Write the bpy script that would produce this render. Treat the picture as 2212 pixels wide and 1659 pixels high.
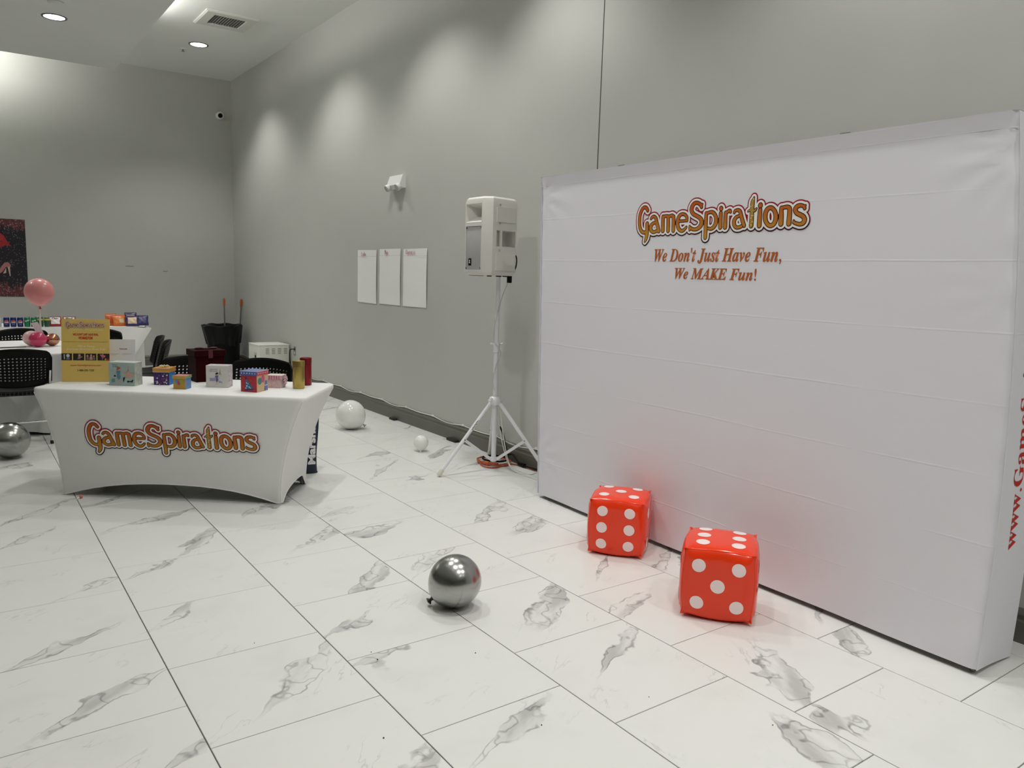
import bpy, bmesh, math, random
from mathutils import Vector, Matrix
from math import sin, cos, pi, radians

random.seed(7)
SC = bpy.context.scene
for o in list(bpy.data.objects):
    bpy.data.objects.remove(o)
COL = SC.collection

# ------------------------------------------------------------------ camera
CAM_H = 1.549
YAW, PITCH, ROLL = radians(35.812), radians(-7.825), radians(1.750)
fw = Vector((sin(YAW)*cos(PITCH), cos(YAW)*cos(PITCH), sin(PITCH)))
rt0 = Vector((cos(YAW), -sin(YAW), 0)); up0 = rt0.cross(fw)
rt = rt0*cos(ROLL) + up0*sin(ROLL); up = up0*cos(ROLL) - rt0*sin(ROLL)
cam = bpy.data.cameras.new('camera'); cam_o = bpy.data.objects.new('camera', cam)
COL.objects.link(cam_o)
M = Matrix.Identity(4)
for i in range(3):
    M[i][0], M[i][1], M[i][2] = rt[i], up[i], -fw[i]
M[2][3] = CAM_H
cam_o.matrix_world = M
cam.sensor_width = 36; cam.lens = 1680.5/2212*36; cam.clip_start = .05; cam.clip_end = 100
SC.camera = cam_o

# ------------------------------------------------------------------ world, exposure
wd = bpy.data.worlds.new('world'); SC.world = wd; wd.use_nodes = True
wd.node_tree.nodes['Background'].inputs[0].default_value = (.9, .95, 1, 1)
wd.node_tree.nodes['Background'].inputs[1].default_value = .02
SC.view_settings.view_transform = 'Standard'; SC.view_settings.look = 'None'
SC.view_settings.exposure = 0.0; SC.view_settings.gamma = 1; SC.view_settings.use_curve_mapping = False
SC.cycles.use_denoising = True
SC.cycles.max_bounces = 8; SC.cycles.diffuse_bounces = 6; SC.cycles.glossy_bounces = 4
SC.cycles.caustics_reflective = False; SC.cycles.caustics_refractive = False
SC.cycles.sample_clamp_indirect = 6

# room dimensions (metres)
WX, WY, CZ = 3.811, 13.2, 4.505      # right wall, back wall, ceiling
LX, FY = -8.0, -8.0                  # left wall, wall behind the camera
SOF_X, SOF_Y0, SOF_Y1, SOF_Z = 1.99, 6.9, 12.275, 4.2   # dropped tray in view
LIGHT_COL = (1.0, .985, .95)

# recessed ceiling lamps: (x, y, z of the ceiling there, watts)
LAMPS = [(2.875, 11.39, CZ), (2.875, 8.80, CZ), (2.875, 6.50, CZ), (2.95, 4.70, CZ), (2.92, 2.05, CZ), (2.92, -.20, CZ), (2.9, -2.5, CZ),
         (1.35, 4.55, CZ), (1.35, 2.40, CZ), (1.45, .20, CZ), (1.4, -2.2, CZ),
         (1.075, 10.20, SOF_Z), (-1.3, 10.2, SOF_Z)]
LAMP_W = 117
def spot(x, y, z, watts, ang=114, blend=.62):
    l = bpy.data.lights.new('lamp_light', 'SPOT'); l.energy = watts; l.color = LIGHT_COL
    l.spot_size = radians(ang); l.spot_blend = blend; l.shadow_soft_size = .085
    o = bpy.data.objects.new('lamp_light', l); COL.objects.link(o); o.location = (x, y, z); return o
for x, y, z in LAMPS:
    spot(x, y, z-.03, LAMP_W)
def strip(x0, y0, x1, y1, z, watts, tilt=0):     # LED strip on top of the tray's rim, shining up and out into the cove
    l = bpy.data.lights.new('cove_light', 'AREA'); l.shape = 'RECTANGLE'
    L = math.hypot(x1-x0, y1-y0); l.size = L; l.size_y = .04; l.energy = watts*L; l.color = LIGHT_COL
    o = bpy.data.objects.new('cove_light', l); COL.objects.link(o)
    xa = Vector((x1-x0, y1-y0, 0)).normalized(); out = xa.cross(Vector((0, 0, 1)))      # outwards = right of the run
    d = Vector((0, 0, 1))*cos(tilt)+out*sin(tilt); ya = (-d).cross(xa)
    Mx = Matrix.Identity(4)
    for i in range(3): Mx[i][0], Mx[i][1], Mx[i][2] = xa[i], ya[i], -d[i]
    Mx[0][3], Mx[1][3], Mx[2][3] = (x0+x1)/2, (y0+y1)/2, z
    o.matrix_world = Mx
COVE_W = 20
strip(SOF_X-.10, SOF_Y0, SOF_X-.10, 10.3, SOF_Z+.15, COVE_W*.44, radians(35))
strip(.70, SOF_Y1-.03, -3.0, SOF_Y1-.03, SOF_Z+.155, COVE_W*1.05, radians(66))
strip(.0, -6.5, .0, 5.9, SOF_Z+.15, COVE_W*.07)
strip(-.4, 6.1, -7.0, 6.1, SOF_Z+.15, COVE_W*.07)

# ------------------------------------------------------------------ materials
MATS = {}
def nodes(m): return m.node_tree.nodes, m.node_tree.links
def mat(name, col, rough=.5, metal=0, noise=0, nscale=20, bump=0, bscale=60, spec=.5, emit=0, sheen=0, coat=0, sss=0):
    if name in MATS: return MATS[name]
    m = bpy.data.materials.new(name); m.use_nodes = True; MATS[name] = m
    N, L = nodes(m); b = N['Principled BSDF']
    b.inputs['Base Color'].default_value = (*col, 1); b.inputs['Roughness'].default_value = rough
    b.inputs['Metallic'].default_value = metal; b.inputs['Specular IOR Level'].default_value = spec
    if coat: b.inputs['Coat Weight'].default_value = coat; b.inputs['Coat Roughness'].default_value = .08
    if sheen: b.inputs['Sheen Weight'].default_value = sheen
    if sss:
        b.inputs['Subsurface Weight'].default_value = sss; b.inputs['Subsurface Radius'].default_value = (.02, .015, .012)
    if emit:
        b.inputs['Emission Color'].default_value = (*col, 1); b.inputs['Emission Strength'].default_value = emit
    tc = N.new('ShaderNodeTexCoord')
    if noise:
        n = N.new('ShaderNodeTexNoise'); n.inputs['Scale'].default_value = nscale; n.inputs['Detail'].default_value = 4
        L.new(tc.outputs['Object'], n.inputs['Vector'])
        mr = N.new('ShaderNodeMapRange'); mr.inputs[1].default_value = .3; mr.inputs[2].default_value = .7
        mr.inputs[3].default_value = 1-noise; mr.inputs[4].default_value = 1+noise; L.new(n.outputs[0], mr.inputs[0])
        mx = N.new('ShaderNodeMix'); mx.data_type = 'RGBA'; mx.blend_type = 'MULTIPLY'; mx.inputs[0].default_value = 1
        mx.inputs[6].default_value = (*col, 1); L.new(mr.outputs[0], mx.inputs[7]); L.new(mx.outputs[2], b.inputs['Base Color'])
    if bump:
        n = N.new('ShaderNodeTexNoise'); n.inputs['Scale'].default_value = bscale; n.inputs['Detail'].default_value = 3
        L.new(tc.outputs['Object'], n.inputs['Vector'])
        bp = N.new('ShaderNodeBump'); bp.inputs['Strength'].default_value = bump; bp.inputs['Distance'].default_value = .01
        L.new(n.outputs[0], bp.inputs['Height']); L.new(bp.outputs[0], b.inputs['Normal'])
    return m

def math_n(N, L, op, a, b=None, c=None):
    n = N.new('ShaderNodeMath'); n.operation = op
    for i, v in enumerate((a, b, c)):
        if v is None: continue
        if isinstance(v, (int, float)): n.inputs[i].default_value = v
        else: L.new(v, n.inputs[i])
    return n.outputs[0]
def ramp_n(N, L, x, a, b, lo=0, hi=1, smooth=True):
    n = N.new('ShaderNodeMapRange'); n.interpolation_type = 'SMOOTHSTEP' if smooth else 'LINEAR'
    L.new(x, n.inputs[0])
    for i, v in ((1, a), (2, b), (3, lo), (4, hi)):
        if isinstance(v, (int, float)): n.inputs[i].default_value = v
        else: L.new(v, n.inputs[i])
    return n.outputs[0]

def marble():
    m = bpy.data.materials.new('marble_tile'); m.use_nodes = True
    N, L = nodes(m); b = N['Principled BSDF']
    tc = N.new('ShaderNodeTexCoord'); oi = N.new('ShaderNodeObjectInfo')
    at = {}
    for k in ('va', 'vx', 'vy', 'vl', 'vw', 'vs'):
        n = N.new('ShaderNodeAttribute'); n.attribute_type = 'OBJECT'; n.attribute_name = k; at[k] = n.outputs['Fac']
    sx = N.new('ShaderNodeSeparateXYZ'); L.new(tc.outputs['Object'], sx.inputs[0])
    x, y = sx.outputs[0], sx.outputs[1]
    rz = math_n(N, L, 'MULTIPLY', oi.outputs['Random'], 90)
    cv = N.new('ShaderNodeCombineXYZ'); L.new(x, cv.inputs[0]); L.new(y, cv.inputs[1]); L.new(rz, cv.inputs[2])
    def noise(vec, sc, det=3, rough=.55):
        n = N.new('ShaderNodeTexNoise'); n.inputs['Scale'].default_value = sc; n.inputs['Detail'].default_value = det
        n.inputs['Roughness'].default_value = rough; L.new(vec, n.inputs['Vector']); return n.outputs[0]
    ca, sa = math_n(N, L, 'COSINE', at['va']), math_n(N, L, 'SINE', at['va'])
    dx, dy = math_n(N, L, 'SUBTRACT', x, at['vx']), math_n(N, L, 'SUBTRACT', y, at['vy'])
    s = math_n(N, L, 'ADD', math_n(N, L, 'MULTIPLY', dx, ca), math_n(N, L, 'MULTIPLY', dy, sa))
    t = math_n(N, L, 'SUBTRACT', math_n(N, L, 'MULTIPLY', dy, ca), math_n(N, L, 'MULTIPLY', dx, sa))
    cl = N.new('ShaderNodeCombineXYZ')        # coordinates stretched along the vein
    L.new(math_n(N, L, 'MULTIPLY', s, .42), cl.inputs[0]); L.new(math_n(N, L, 'MULTIPLY', t, 1.5), cl.inputs[1]); L.new(rz, cl.inputs[2])
    n1 = math_n(N, L, 'SUBTRACT', noise(cl.outputs[0], 5.5, 1), .5)
    n2 = math_n(N, L, 'SUBTRACT', noise(cv.outputs[0], 13, 2), .5)
    td = math_n(N, L, 'ADD', math_n(N, L, 'MULTIPLY_ADD', n1, .24, t), math_n(N, L, 'MULTIPLY', n2, .075))
    ad = math_n(N, L, 'ABSOLUTE', td)
    w = at['vw']
    env = ramp_n(N, L, math_n(N, L, 'ABSOLUTE', s), math_n(N, L, 'MULTIPLY', at['vl'], .7), math_n(N, L, 'MULTIPLY', at['vl'], 1.5), 1, 0)
    # the band narrows towards its two ends
    taper = ramp_n(N, L, math_n(N, L, 'ABSOLUTE', s), 0, math_n(N, L, 'MULTIPLY', at['vl'], 1.4), 1, .12)
    wb = math_n(N, L, 'MULTIPLY', math_n(N, L, 'MULTIPLY', w, ramp_n(N, L, noise(cv.outputs[0], 6, 1), .3, .7, .25, 1.0)), taper)
    band = math_n(N, L, 'MULTIPLY', ramp_n(N, L, ad, math_n(N, L, 'MULTIPLY', wb, .75), math_n(N, L, 'MULTIPLY', wb, 1.15), 1, 0), env)
    edge = math_n(N, L, 'MULTIPLY', ramp_n(N, L, math_n(N, L, 'ABSOLUTE', math_n(N, L, 'SUBTRACT', ad, wb)), .001, .0095, 1, 0), env)
    edge = math_n(N, L, 'MULTIPLY', edge, ramp_n(N, L, noise(cv.outputs[0], 9, 2), .38, .6, .1, 1))
    rid = math_n(N, L, 'ABSOLUTE', math_n(N, L, 'SUBTRACT', noise(cv.outputs[0], 8.5, 1.5), .5))
    inner = math_n(N, L, 'MULTIPLY', ramp_n(N, L, rid, .0, .032, 1, 0), band)
    wash = math_n(N, L, 'MULTIPLY', band, ramp_n(N, L, noise(cl.outputs[0], 7, 3), .36, .66, .02, .50))
    rid2 = math_n(N, L, 'ABSOLUTE', math_n(N, L, 'SUBTRACT', noise(cl.outputs[0], 5, 4), .5))
    thin = math_n(N, L, 'MULTIPLY', ramp_n(N, L, rid2, 0, .010, 1, 0), ramp_n(N, L, noise(cv.outputs[0], 4.2, 2), .52, .68, 0, .26))
    cloud = math_n(N, L, 'MULTIPLY', ramp_n(N, L, noise(cv.outputs[0], 3.3, 3), .5, .75), .07)
    tot = math_n(N, L, 'ADD', math_n(N, L, 'MULTIPLY', edge, .62), math_n(N, L, 'MULTIPLY', inner, .45))
    tot = math_n(N, L, 'ADD', tot, wash); tot = math_n(N, L, 'MULTIPLY', tot, at['vs'])
    tot = math_n(N, L, 'ADD', tot, math_n(N, L, 'ADD', thin, cloud))
    tot = math_n(N, L, 'MINIMUM', tot, .92)
    mx = N.new('ShaderNodeMix'); mx.data_type = 'RGBA'; L.new(tot, mx.inputs[0])
    mx.inputs[6].default_value = (.735, .74, .715, 1); mx.inputs[7].default_value = (.22, .215, .215, 1)
    L.new(mx.outputs[2], b.inputs['Base Color'])
    b.inputs['Roughness'].default_value = .33; b.inputs['Specular IOR Level'].default_value = .42
    return m

def gradient(name, stops, axis=1, lo=0, hi=1, rough=.55, speck=0):
    """printed colour that runs over the object's own height"""
    m = bpy.data.materials.new(name); m.use_nodes = True; N, L = nodes(m); b = N['Principled BSDF']
    tc = N.new('ShaderNodeTexCoord'); sx = N.new('ShaderNodeSeparateXYZ'); L.new(tc.outputs['Object'], sx.inputs[0])
    f = ramp_n(N, L, sx.outputs[axis], lo, hi, 0, 1, False)
    cr = N.new('ShaderNodeValToRGB'); L.new(f, cr.inputs[0])
    while len(cr.color_ramp.elements) < len(stops): cr.color_ramp.elements.new(.5)
    for e, (p, c) in zip(cr.color_ramp.elements, stops): e.position = p; e.color = (*c, 1)
    L.new(cr.outputs[0], b.inputs['Base Color']); b.inputs['Roughness'].default_value = rough
    b.inputs['Specular IOR Level'].default_value = .2
    if speck:
        v = N.new('ShaderNodeTexVoronoi'); v.inputs['Scale'].default_value = 90; L.new(tc.outputs['Object'], v.inputs['Vector'])
        g = ramp_n(N, L, v.outputs['Distance'], .1, .4, 1, 0); mx = N.new('ShaderNodeMix'); mx.data_type = 'RGBA'
        L.new(g, mx.inputs[0]); L.new(cr.outputs[0], mx.inputs[6]); mx.inputs[7].default_value = (.9, .75, .3, 1)
        L.new(mx.outputs[2], b.inputs['Base Color'])
    return m

def backdrop_fabric():
    m = bpy.data.materials.new('backdrop_fabric'); m.use_nodes = True; N, L = nodes(m); b = N['Principled BSDF']
    b.inputs['Base Color'].default_value = (.735, .725, .77, 1); b.inputs['Roughness'].default_value = .55
    b.inputs['Sheen Weight'].default_value = .1; b.inputs['Specular IOR Level'].default_value = .35
    tc = N.new('ShaderNodeTexCoord'); sx = N.new('ShaderNodeSeparateXYZ'); L.new(tc.outputs['Object'], sx.inputs[0])
    def noise(sc, det=3):
        n = N.new('ShaderNodeTexNoise'); n.inputs['Scale'].default_value = sc; n.inputs['Detail'].default_value = det
        L.new(tc.outputs['Object'], n.inputs['Vector']); return n.outputs[0]
    wob = math_n(N, L, 'MULTIPLY', math_n(N, L, 'SUBTRACT', noise(.9), .5), .035)
    z = math_n(N, L, 'ADD', sx.outputs[2], wob)
    ph = math_n(N, L, 'ABSOLUTE', math_n(N, L, 'SUBTRACT', math_n(N, L, 'FRACT', math_n(N, L, 'DIVIDE', math_n(N, L, 'ADD', z, .010), .279)), .5))
    cre = ramp_n(N, L, math_n(N, L, 'SUBTRACT', .5, ph), 0, .022, 1, 0)    # fold creases every 28 cm
    cre = math_n(N, L, 'MULTIPLY', cre, ramp_n(N, L, noise(2.2, 2), .35, .6, .15, 1))
    h = math_n(N, L, 'ADD', math_n(N, L, 'MULTIPLY', cre, .35), math_n(N, L, 'MULTIPLY', noise(4.5, 3), .5))
    bp = N.new('ShaderNodeBump'); bp.inputs['Strength'].default_value = .22; bp.inputs['Distance'].default_value = .008
    L.new(h, bp.inputs['Height']); L.new(bp.outputs[0], b.inputs['Normal'])
    return m

def glitter(name, base, specks, scale, dens=.35, rough=.4):
    m = bpy.data.materials.new(name); m.use_nodes = True; N, L = nodes(m); b = N['Principled BSDF']
    tc = N.new('ShaderNodeTexCoord'); mp = N.new('ShaderNodeMapping'); L.new(tc.outputs['Object'], mp.inputs[0])
    mp.inputs['Scale'].default_value = scale
    v = N.new('ShaderNodeTexVoronoi'); v.inputs['Scale'].default_value = 1; L.new(mp.outputs[0], v.inputs['Vector'])
    sc = N.new('ShaderNodeSeparateColor'); L.new(v.outputs['Color'], sc.inputs[0])
    on = math_n(N, L, 'MULTIPLY', math_n(N, L, 'LESS_THAN', sc.outputs[0], dens), ramp_n(N, L, v.outputs['Distance'], .25, .45, 1, 0))
    on = math_n(N, L, 'MULTIPLY', on, sc.outputs[1])
    mx = N.new('ShaderNodeMix'); mx.data_type = 'RGBA'; L.new(on, mx.inputs[0]); mx.inputs[6].default_value = (*base, 1); mx.inputs[7].default_value = (*specks, 1)
    L.new(mx.outputs[2], b.inputs['Base Color']); b.inputs['Roughness'].default_value = rough
    return m

M_WALL = mat('wall_paint', (.49, .495, .465), .62, noise=.02, nscale=1.5, bump=.03, bscale=120, spec=.3)
M_CEIL = mat('ceiling_paint', (.76, .77, .735), .8, noise=.015, nscale=2, spec=.2)
M_SOF = mat('soffit_paint', (.72, .73, .70), .8, noise=.015, nscale=2, spec=.2)
M_BASE = mat('baseboard_paint', (.115, .113, .092), .42, noise=.05, nscale=6)
M_GROUT = mat('grout', (.16, .155, .145), .9, noise=.1, nscale=30)
M_FLOORX = mat('plain_marble', (.72, .725, .70), .35, noise=.05, nscale=4)
M_TILE = marble()
M_WCLOTH = mat('white_cloth', (.80, .80, .785), .75, bump=.05, bscale=300, sheen=.15, spec=.2)
M_SPANDEX = mat('white_spandex', (.76, .765, .75), .7, bump=.03, bscale=500, sheen=.1, spec=.25)
M_SEAM = mat('white_seam', (.82, .825, .81), .6)
M_BPL = mat('black_plastic', (.0025, .0026, .0026), .45, bump=.02, bscale=200, spec=.16)
M_CHROME = mat('chrome', (.75, .75, .76), .16, 1)
M_RUB = mat('black_rubber', (.015, .015, .015), .7)
M_WMET = mat('white_powder_coat', (.76, .76, .78), .35, coat=.2)
M_WPL = mat('cream_white_plastic', (.70, .69, .645), .5, bump=.04, bscale=250)
M_WHITE = mat('white_plastic', (.78, .78, .76), .4)
M_PAPER = mat('white_paper', (.85, .85, .835), .8, bump=.12, bscale=14)
M_DARK = mat('dark_cavity', (.02, .02, .02), .9)
M_RED = mat('inflatable_red_vinyl', (.86, .045, .008), .16, coat=.15, bump=.05, bscale=14, spec=.4)
M_PIP = mat('white_vinyl_print', (.92, .76, .75), .25, coat=.15)
M_SILV = mat('silver_balloon_latex', (.40, .405, .39), .22, 1)
M_WBAL = mat('white_balloon_latex', (.82, .82, .79), .16, coat=.3, noise=.02, nscale=8, sss=.15)
M_LAMP = mat('lamp_diffuser', (1, .99, .97), .5, emit=14)
M_INK_O = mat('burnt_orange_print', (.42, .105, .022), .6, spec=.2)
M_INK_R = mat('red_print', (.50, .028, .02), .6, spec=.2)
M_INK_K = mat('black_print', (.02, .018, .018), .6, spec=.2)
M_INK_W = mat('white_print', (.82, .81, .79), .6, spec=.2)
M_MAROON = mat('dark_maroon_print', (.055, .006, .008), .6, spec=.2)
M_GOLDF = gradient('gold_glitter_print', [(0, (.38, .22, .035)), (1, (.42, .24, .05))], 1, 0, .26, speck=1)
M_LETTER = gradient('orange_gold_print', [(0, (.52, .29, .03)), (.45, (.46, .165, .022)), (1, (.46, .075, .015))], 1, .02, .24)
M_HALO = gradient('red_black_print', [(0, (.012, .004, .008)), (.3, (.06, .005, .012)), (.55, (.30, .008, .022)), (1, (.34, .01, .03))], 1, .01, .26)

# ------------------------------------------------------------------ mesh helpers
def shade(me, ang=40):
    me.shade_smooth()
    try: me.set_sharp_from_angle(angle=radians(ang))
    except Exception: pass
def link(name, me, m, parent=None, loc=None, rot=None, smooth=True, ang=40):
    if smooth: shade(me, ang)
    for k in (m if isinstance(m, (list, tuple)) else [m]): me.materials.append(k)
    o = bpy.data.objects.new(name, me); COL.objects.link(o)
    if parent: o.parent = parent
    if loc: o.location = loc
    if rot: o.rotation_euler = rot
    return o
def fin(name, bm, m, parent=None, loc=None, rot=None, smooth=True, ang=40, recalc=True):
    if recalc: bmesh.ops.recalc_face_normals(bm, faces=bm.faces[:])
    me = bpy.data.meshes.new(name); bm.to_mesh(me); bm.free()
    return link(name, me, m, parent, loc, rot, smooth, ang)
def thing(name, label, cat, loc=(0, 0, 0), rz=0, group=None):
    o = bpy.data.objects.new(name, None); COL.objects.link(o); o.empty_display_size = .1
    o.location = loc; o.rotation_euler = (0, 0, rz); tag(o, label, cat, group); return o
def tag(o, label, cat, group=None):
    o['label'] = label; o['category'] = cat
    if group: o['group'] = group
    return o
def struct(name, bm, m, **k):
    o = fin(name, bm, m, **k); o['kind'] = 'structure'; return o
def dup(root, loc, rz, label):
    r = root.copy(); COL.objects.link(r); r.location = loc; r.rotation_euler = (0, 0, rz); r['label'] = label
    for ch in list(root.children):
        c = ch.copy(); COL.objects.link(c); c.parent = r
        for g in ch.children:
            d = g.copy(); COL.objects.link(d); d.parent = c
    return r

def box(bm, c, s, bev=0, seg=2, mtx=None):
    r = bmesh.ops.create_cube(bm, size=1); vs = r['verts']
    bmesh.ops.scale(bm, vec=s, verts=vs)
    if bev:
        es = list({e for v in vs for e in v.link_edges})
        rb = bmesh.ops.bevel(bm, geom=es, offset=bev, segments=seg, affect='EDGES', profile=.5)
        vs = list({v for f in rb['faces'] for v in f.verts} | {v for v in vs if v.is_valid})
    if mtx is not None: bmesh.ops.transform(bm, matrix=mtx, verts=vs)
    bmesh.ops.translate(bm, vec=c, verts=vs)
    return vs
def nbox(c, s, bev=0, seg=2):
    bm = bmesh.new(); box(bm, c, s, bev, seg); return bm
def catmull(pts, n=6, closed=False):
    P = [Vector(p) for p in pts]; out = []; N = len(P)
    rng = N if closed else N-1
    for i in range(rng):
        a, b, c, d = (P[(i-1) % N] if closed or i else P[0]*2-P[1]), P[i], P[(i+1) % N], (P[(i+2) % N] if closed or i+2 < N else P[-1]*2-P[-2])
        for k in range(n):
            t = k/n
            out.append(.5*((2*b)+(c-a)*t+(2*a-5*b+4*c-d)*t*t+(3*b-a-3*c+d)*t**3))
    if not closed: out.append(P[-1])
    return out
def tube(bm, pts, r, seg=8, caps=True, closed=False):
    P = [Vector(p) for p in pts]; n = len(P); rings = []
    R = r if isinstance(r, (list, tuple)) else [r]*n
    T = [(P[(i+1) % n]-P[i-1]) if closed else (P[min(i+1, n-1)]-P[max(i-1, 0)]) for i in range(n)]
    T = [t.normalized() if t.length > 1e-9 else Vector((0, 0, 1)) for t in T]
    a = Vector((0, 0, 1)) if abs(T[0].z) < .9 else Vector((1, 0, 0))
    nrm = (a-T[0]*a.dot(T[0])).normalized()
    for i in range(n):
        nrm = (nrm-T[i]*nrm.dot(T[i])).normalized(); bn = T[i].cross(nrm)
        rings.append([bm.verts.new(P[i]+(nrm*cos(2*pi*k/seg)+bn*sin(2*pi*k/seg))*R[i]) for k in range(seg)])
    for i in range(n if closed else n-1):
        A, B = rings[i], rings[(i+1) % n]
        for k in range(seg): bm.faces.new((A[k], A[(k+1) % seg], B[(k+1) % seg], B[k]))
    if caps and not closed:
        bm.faces.new(rings[0][::-1]); bm.faces.new(rings[-1])
    return bm
def ntube(pts, r, seg=8, **k): return tube(bmesh.new(), pts, r, seg, **k)
def lathe(bm, prof, seg=24, mtx=None, wob=None):
    rings = []
    for i, (r, z) in enumerate(prof):
        if r < 1e-5: rings.append([bm.verts.new((0, 0, z))])
        else: rings.append([bm.verts.new((r*cos(2*pi*k/seg)*(1+(wob(i, k) if wob else 0)), r*sin(2*pi*k/seg)*(1+(wob(i, k) if wob else 0)), z)) for k in range(seg)])
    for A, B in zip(rings, rings[1:]):
        if len(A) == 1 and len(B) == 1: continue
        for k in range(seg):
            if len(A) == 1: bm.faces.new((A[0], B[k], B[(k+1) % seg]))
            elif len(B) == 1: bm.faces.new((A[k], A[(k+1) % seg], B[0]))
            else: bm.faces.new((A[k], A[(k+1) % seg], B[(k+1) % seg], B[k]))
    if mtx is not None: bmesh.ops.transform(bm, matrix=mtx, verts=[v for R in rings for v in R])
    return bm
def nlathe(prof, seg=24, **k): return lathe(bmesh.new(), prof, seg, **k)
def grid(f, nu, nv, bm=None, closed_u=False):
    bm = bm or bmesh.new()
    V = [[bm.verts.new(f(i/nu, j/nv)) for i in range(nu if closed_u else nu+1)] for j in range(nv+1)]
    for j in range(nv):
        for i in range(nu):
            k = (i+1) % nu if closed_u else i+1
            bm.faces.new((V[j][i], V[j][k], V[j+1][k], V[j+1][i]))
    return bm
def plate(bm, o, a, b):      # parallelogram o + s a + t b
    o, a, b = Vector(o), Vector(a), Vector(b)
    return bm.faces.new([bm.verts.new(p) for p in (o, o+a, o+a+b, o+b)])
def hole_face(bm, c, inner, push, shrink=1.0):
    """quad c (4 corners) with an inner quad pushed inwards: rim, walls, bottom"""
    c = [Vector(p) for p in c]; i = [Vector(p) for p in inner]; push = Vector(push)
    m = sum(i, Vector())/4
    b = [m+(p-m)*shrink+push for p in i]
    C, I, B = ([bm.verts.new(p) for p in q] for q in (c, i, b))
    for k in range(4):
        l = (k+1) % 4
        bm.faces.new((C[k], C[l], I[l], I[k])); bm.faces.new((I[k], I[l], B[l], B[k]))
    bm.faces.new(B)
def poly(bm, pts, o, xd, yd):
    o, xd, yd = Vector(o), Vector(xd), Vector(yd)
    bm.faces.new([bm.verts.new(o+xd*x+yd*y) for x, y in pts])
def ell(cx, cy, rx, ry, n=16): return [(cx+rx*cos(2*pi*k/n), cy+ry*sin(2*pi*k/n)) for k in range(n)]
def shapes(name, m, parent, o, xd, yd, plist):      # flat printed shapes on a face
    bm = bmesh.new()
    for p in plist: poly(bm, p, o, xd, yd)
    bmesh.ops.triangulate(bm, faces=bm.faces[:])
    return fin(name, bm, m, parent, smooth=False, recalc=False)

def serif(s, style='b'):
    U, l = {'b': (0x1D400, 0x1D41A), 'bi': (0x1D468, 0x1D482)}[style]
    return ''.join(chr(U+ord(c)-65) if 'A' <= c <= 'Z' else chr(l+ord(c)-97) if 'a' <= c <= 'z' else
                   chr(0x1D7CE+ord(c)-48) if '0' <= c <= '9' else c for c in s)
def text(name, body, m, parent, o, xd, yd, w, h=None, bold=0, align='c', shear=0):
    """lettering as a flat mesh; o = anchor, w = width, h = height of its box (metres)"""
    cu = bpy.data.curves.new('t', 'FONT'); cu.body = body; cu.resolution_u = 3; cu.offset = bold; cu.align_x = 'LEFT'; cu.shear = shear
    to = bpy.data.objects.new('t', cu); COL.objects.link(to); bpy.context.view_layer.update()
    me = bpy.data.meshes.new_from_object(to); bpy.data.objects.remove(to); bpy.data.curves.remove(cu)
    xs = [v.co.x for v in me.vertices]; ys = [v.co.y for v in me.vertices]
    x0, x1, y0, y1 = min(xs), max(xs), min(ys), max(ys)
    kx = w/(x1-x0); ky = kx if h is None else h/(y1-y0)
    ax = {'c': (x0+x1)/2, 'l': x0, 'r': x1}[align]
    o, xd, yd = Vector(o), Vector(xd), Vector(yd)
    for v in me.vertices: v.co = o+xd*((v.co.x-ax)*kx)+yd*((v.co.y-(y0+y1)/2)*ky)
    me.name = name
    return link(name, me, m, parent, smooth=False)

def rrect(w, d, r, n=6):     # rounded rectangle, counter-clockwise from the front-left
    out = []
    for cx, cy, a0 in ((-w/2+r, -d/2+r, pi), (w/2-r, -d/2+r, 1.5*pi), (w/2-r, d/2-r, 0), (-w/2+r, d/2-r, .5*pi)):
        for k in range(n+1):
            a = a0+pi/2*k/n; out.append((cx+r*cos(a), cy+r*sin(a)))
    return out

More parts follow.
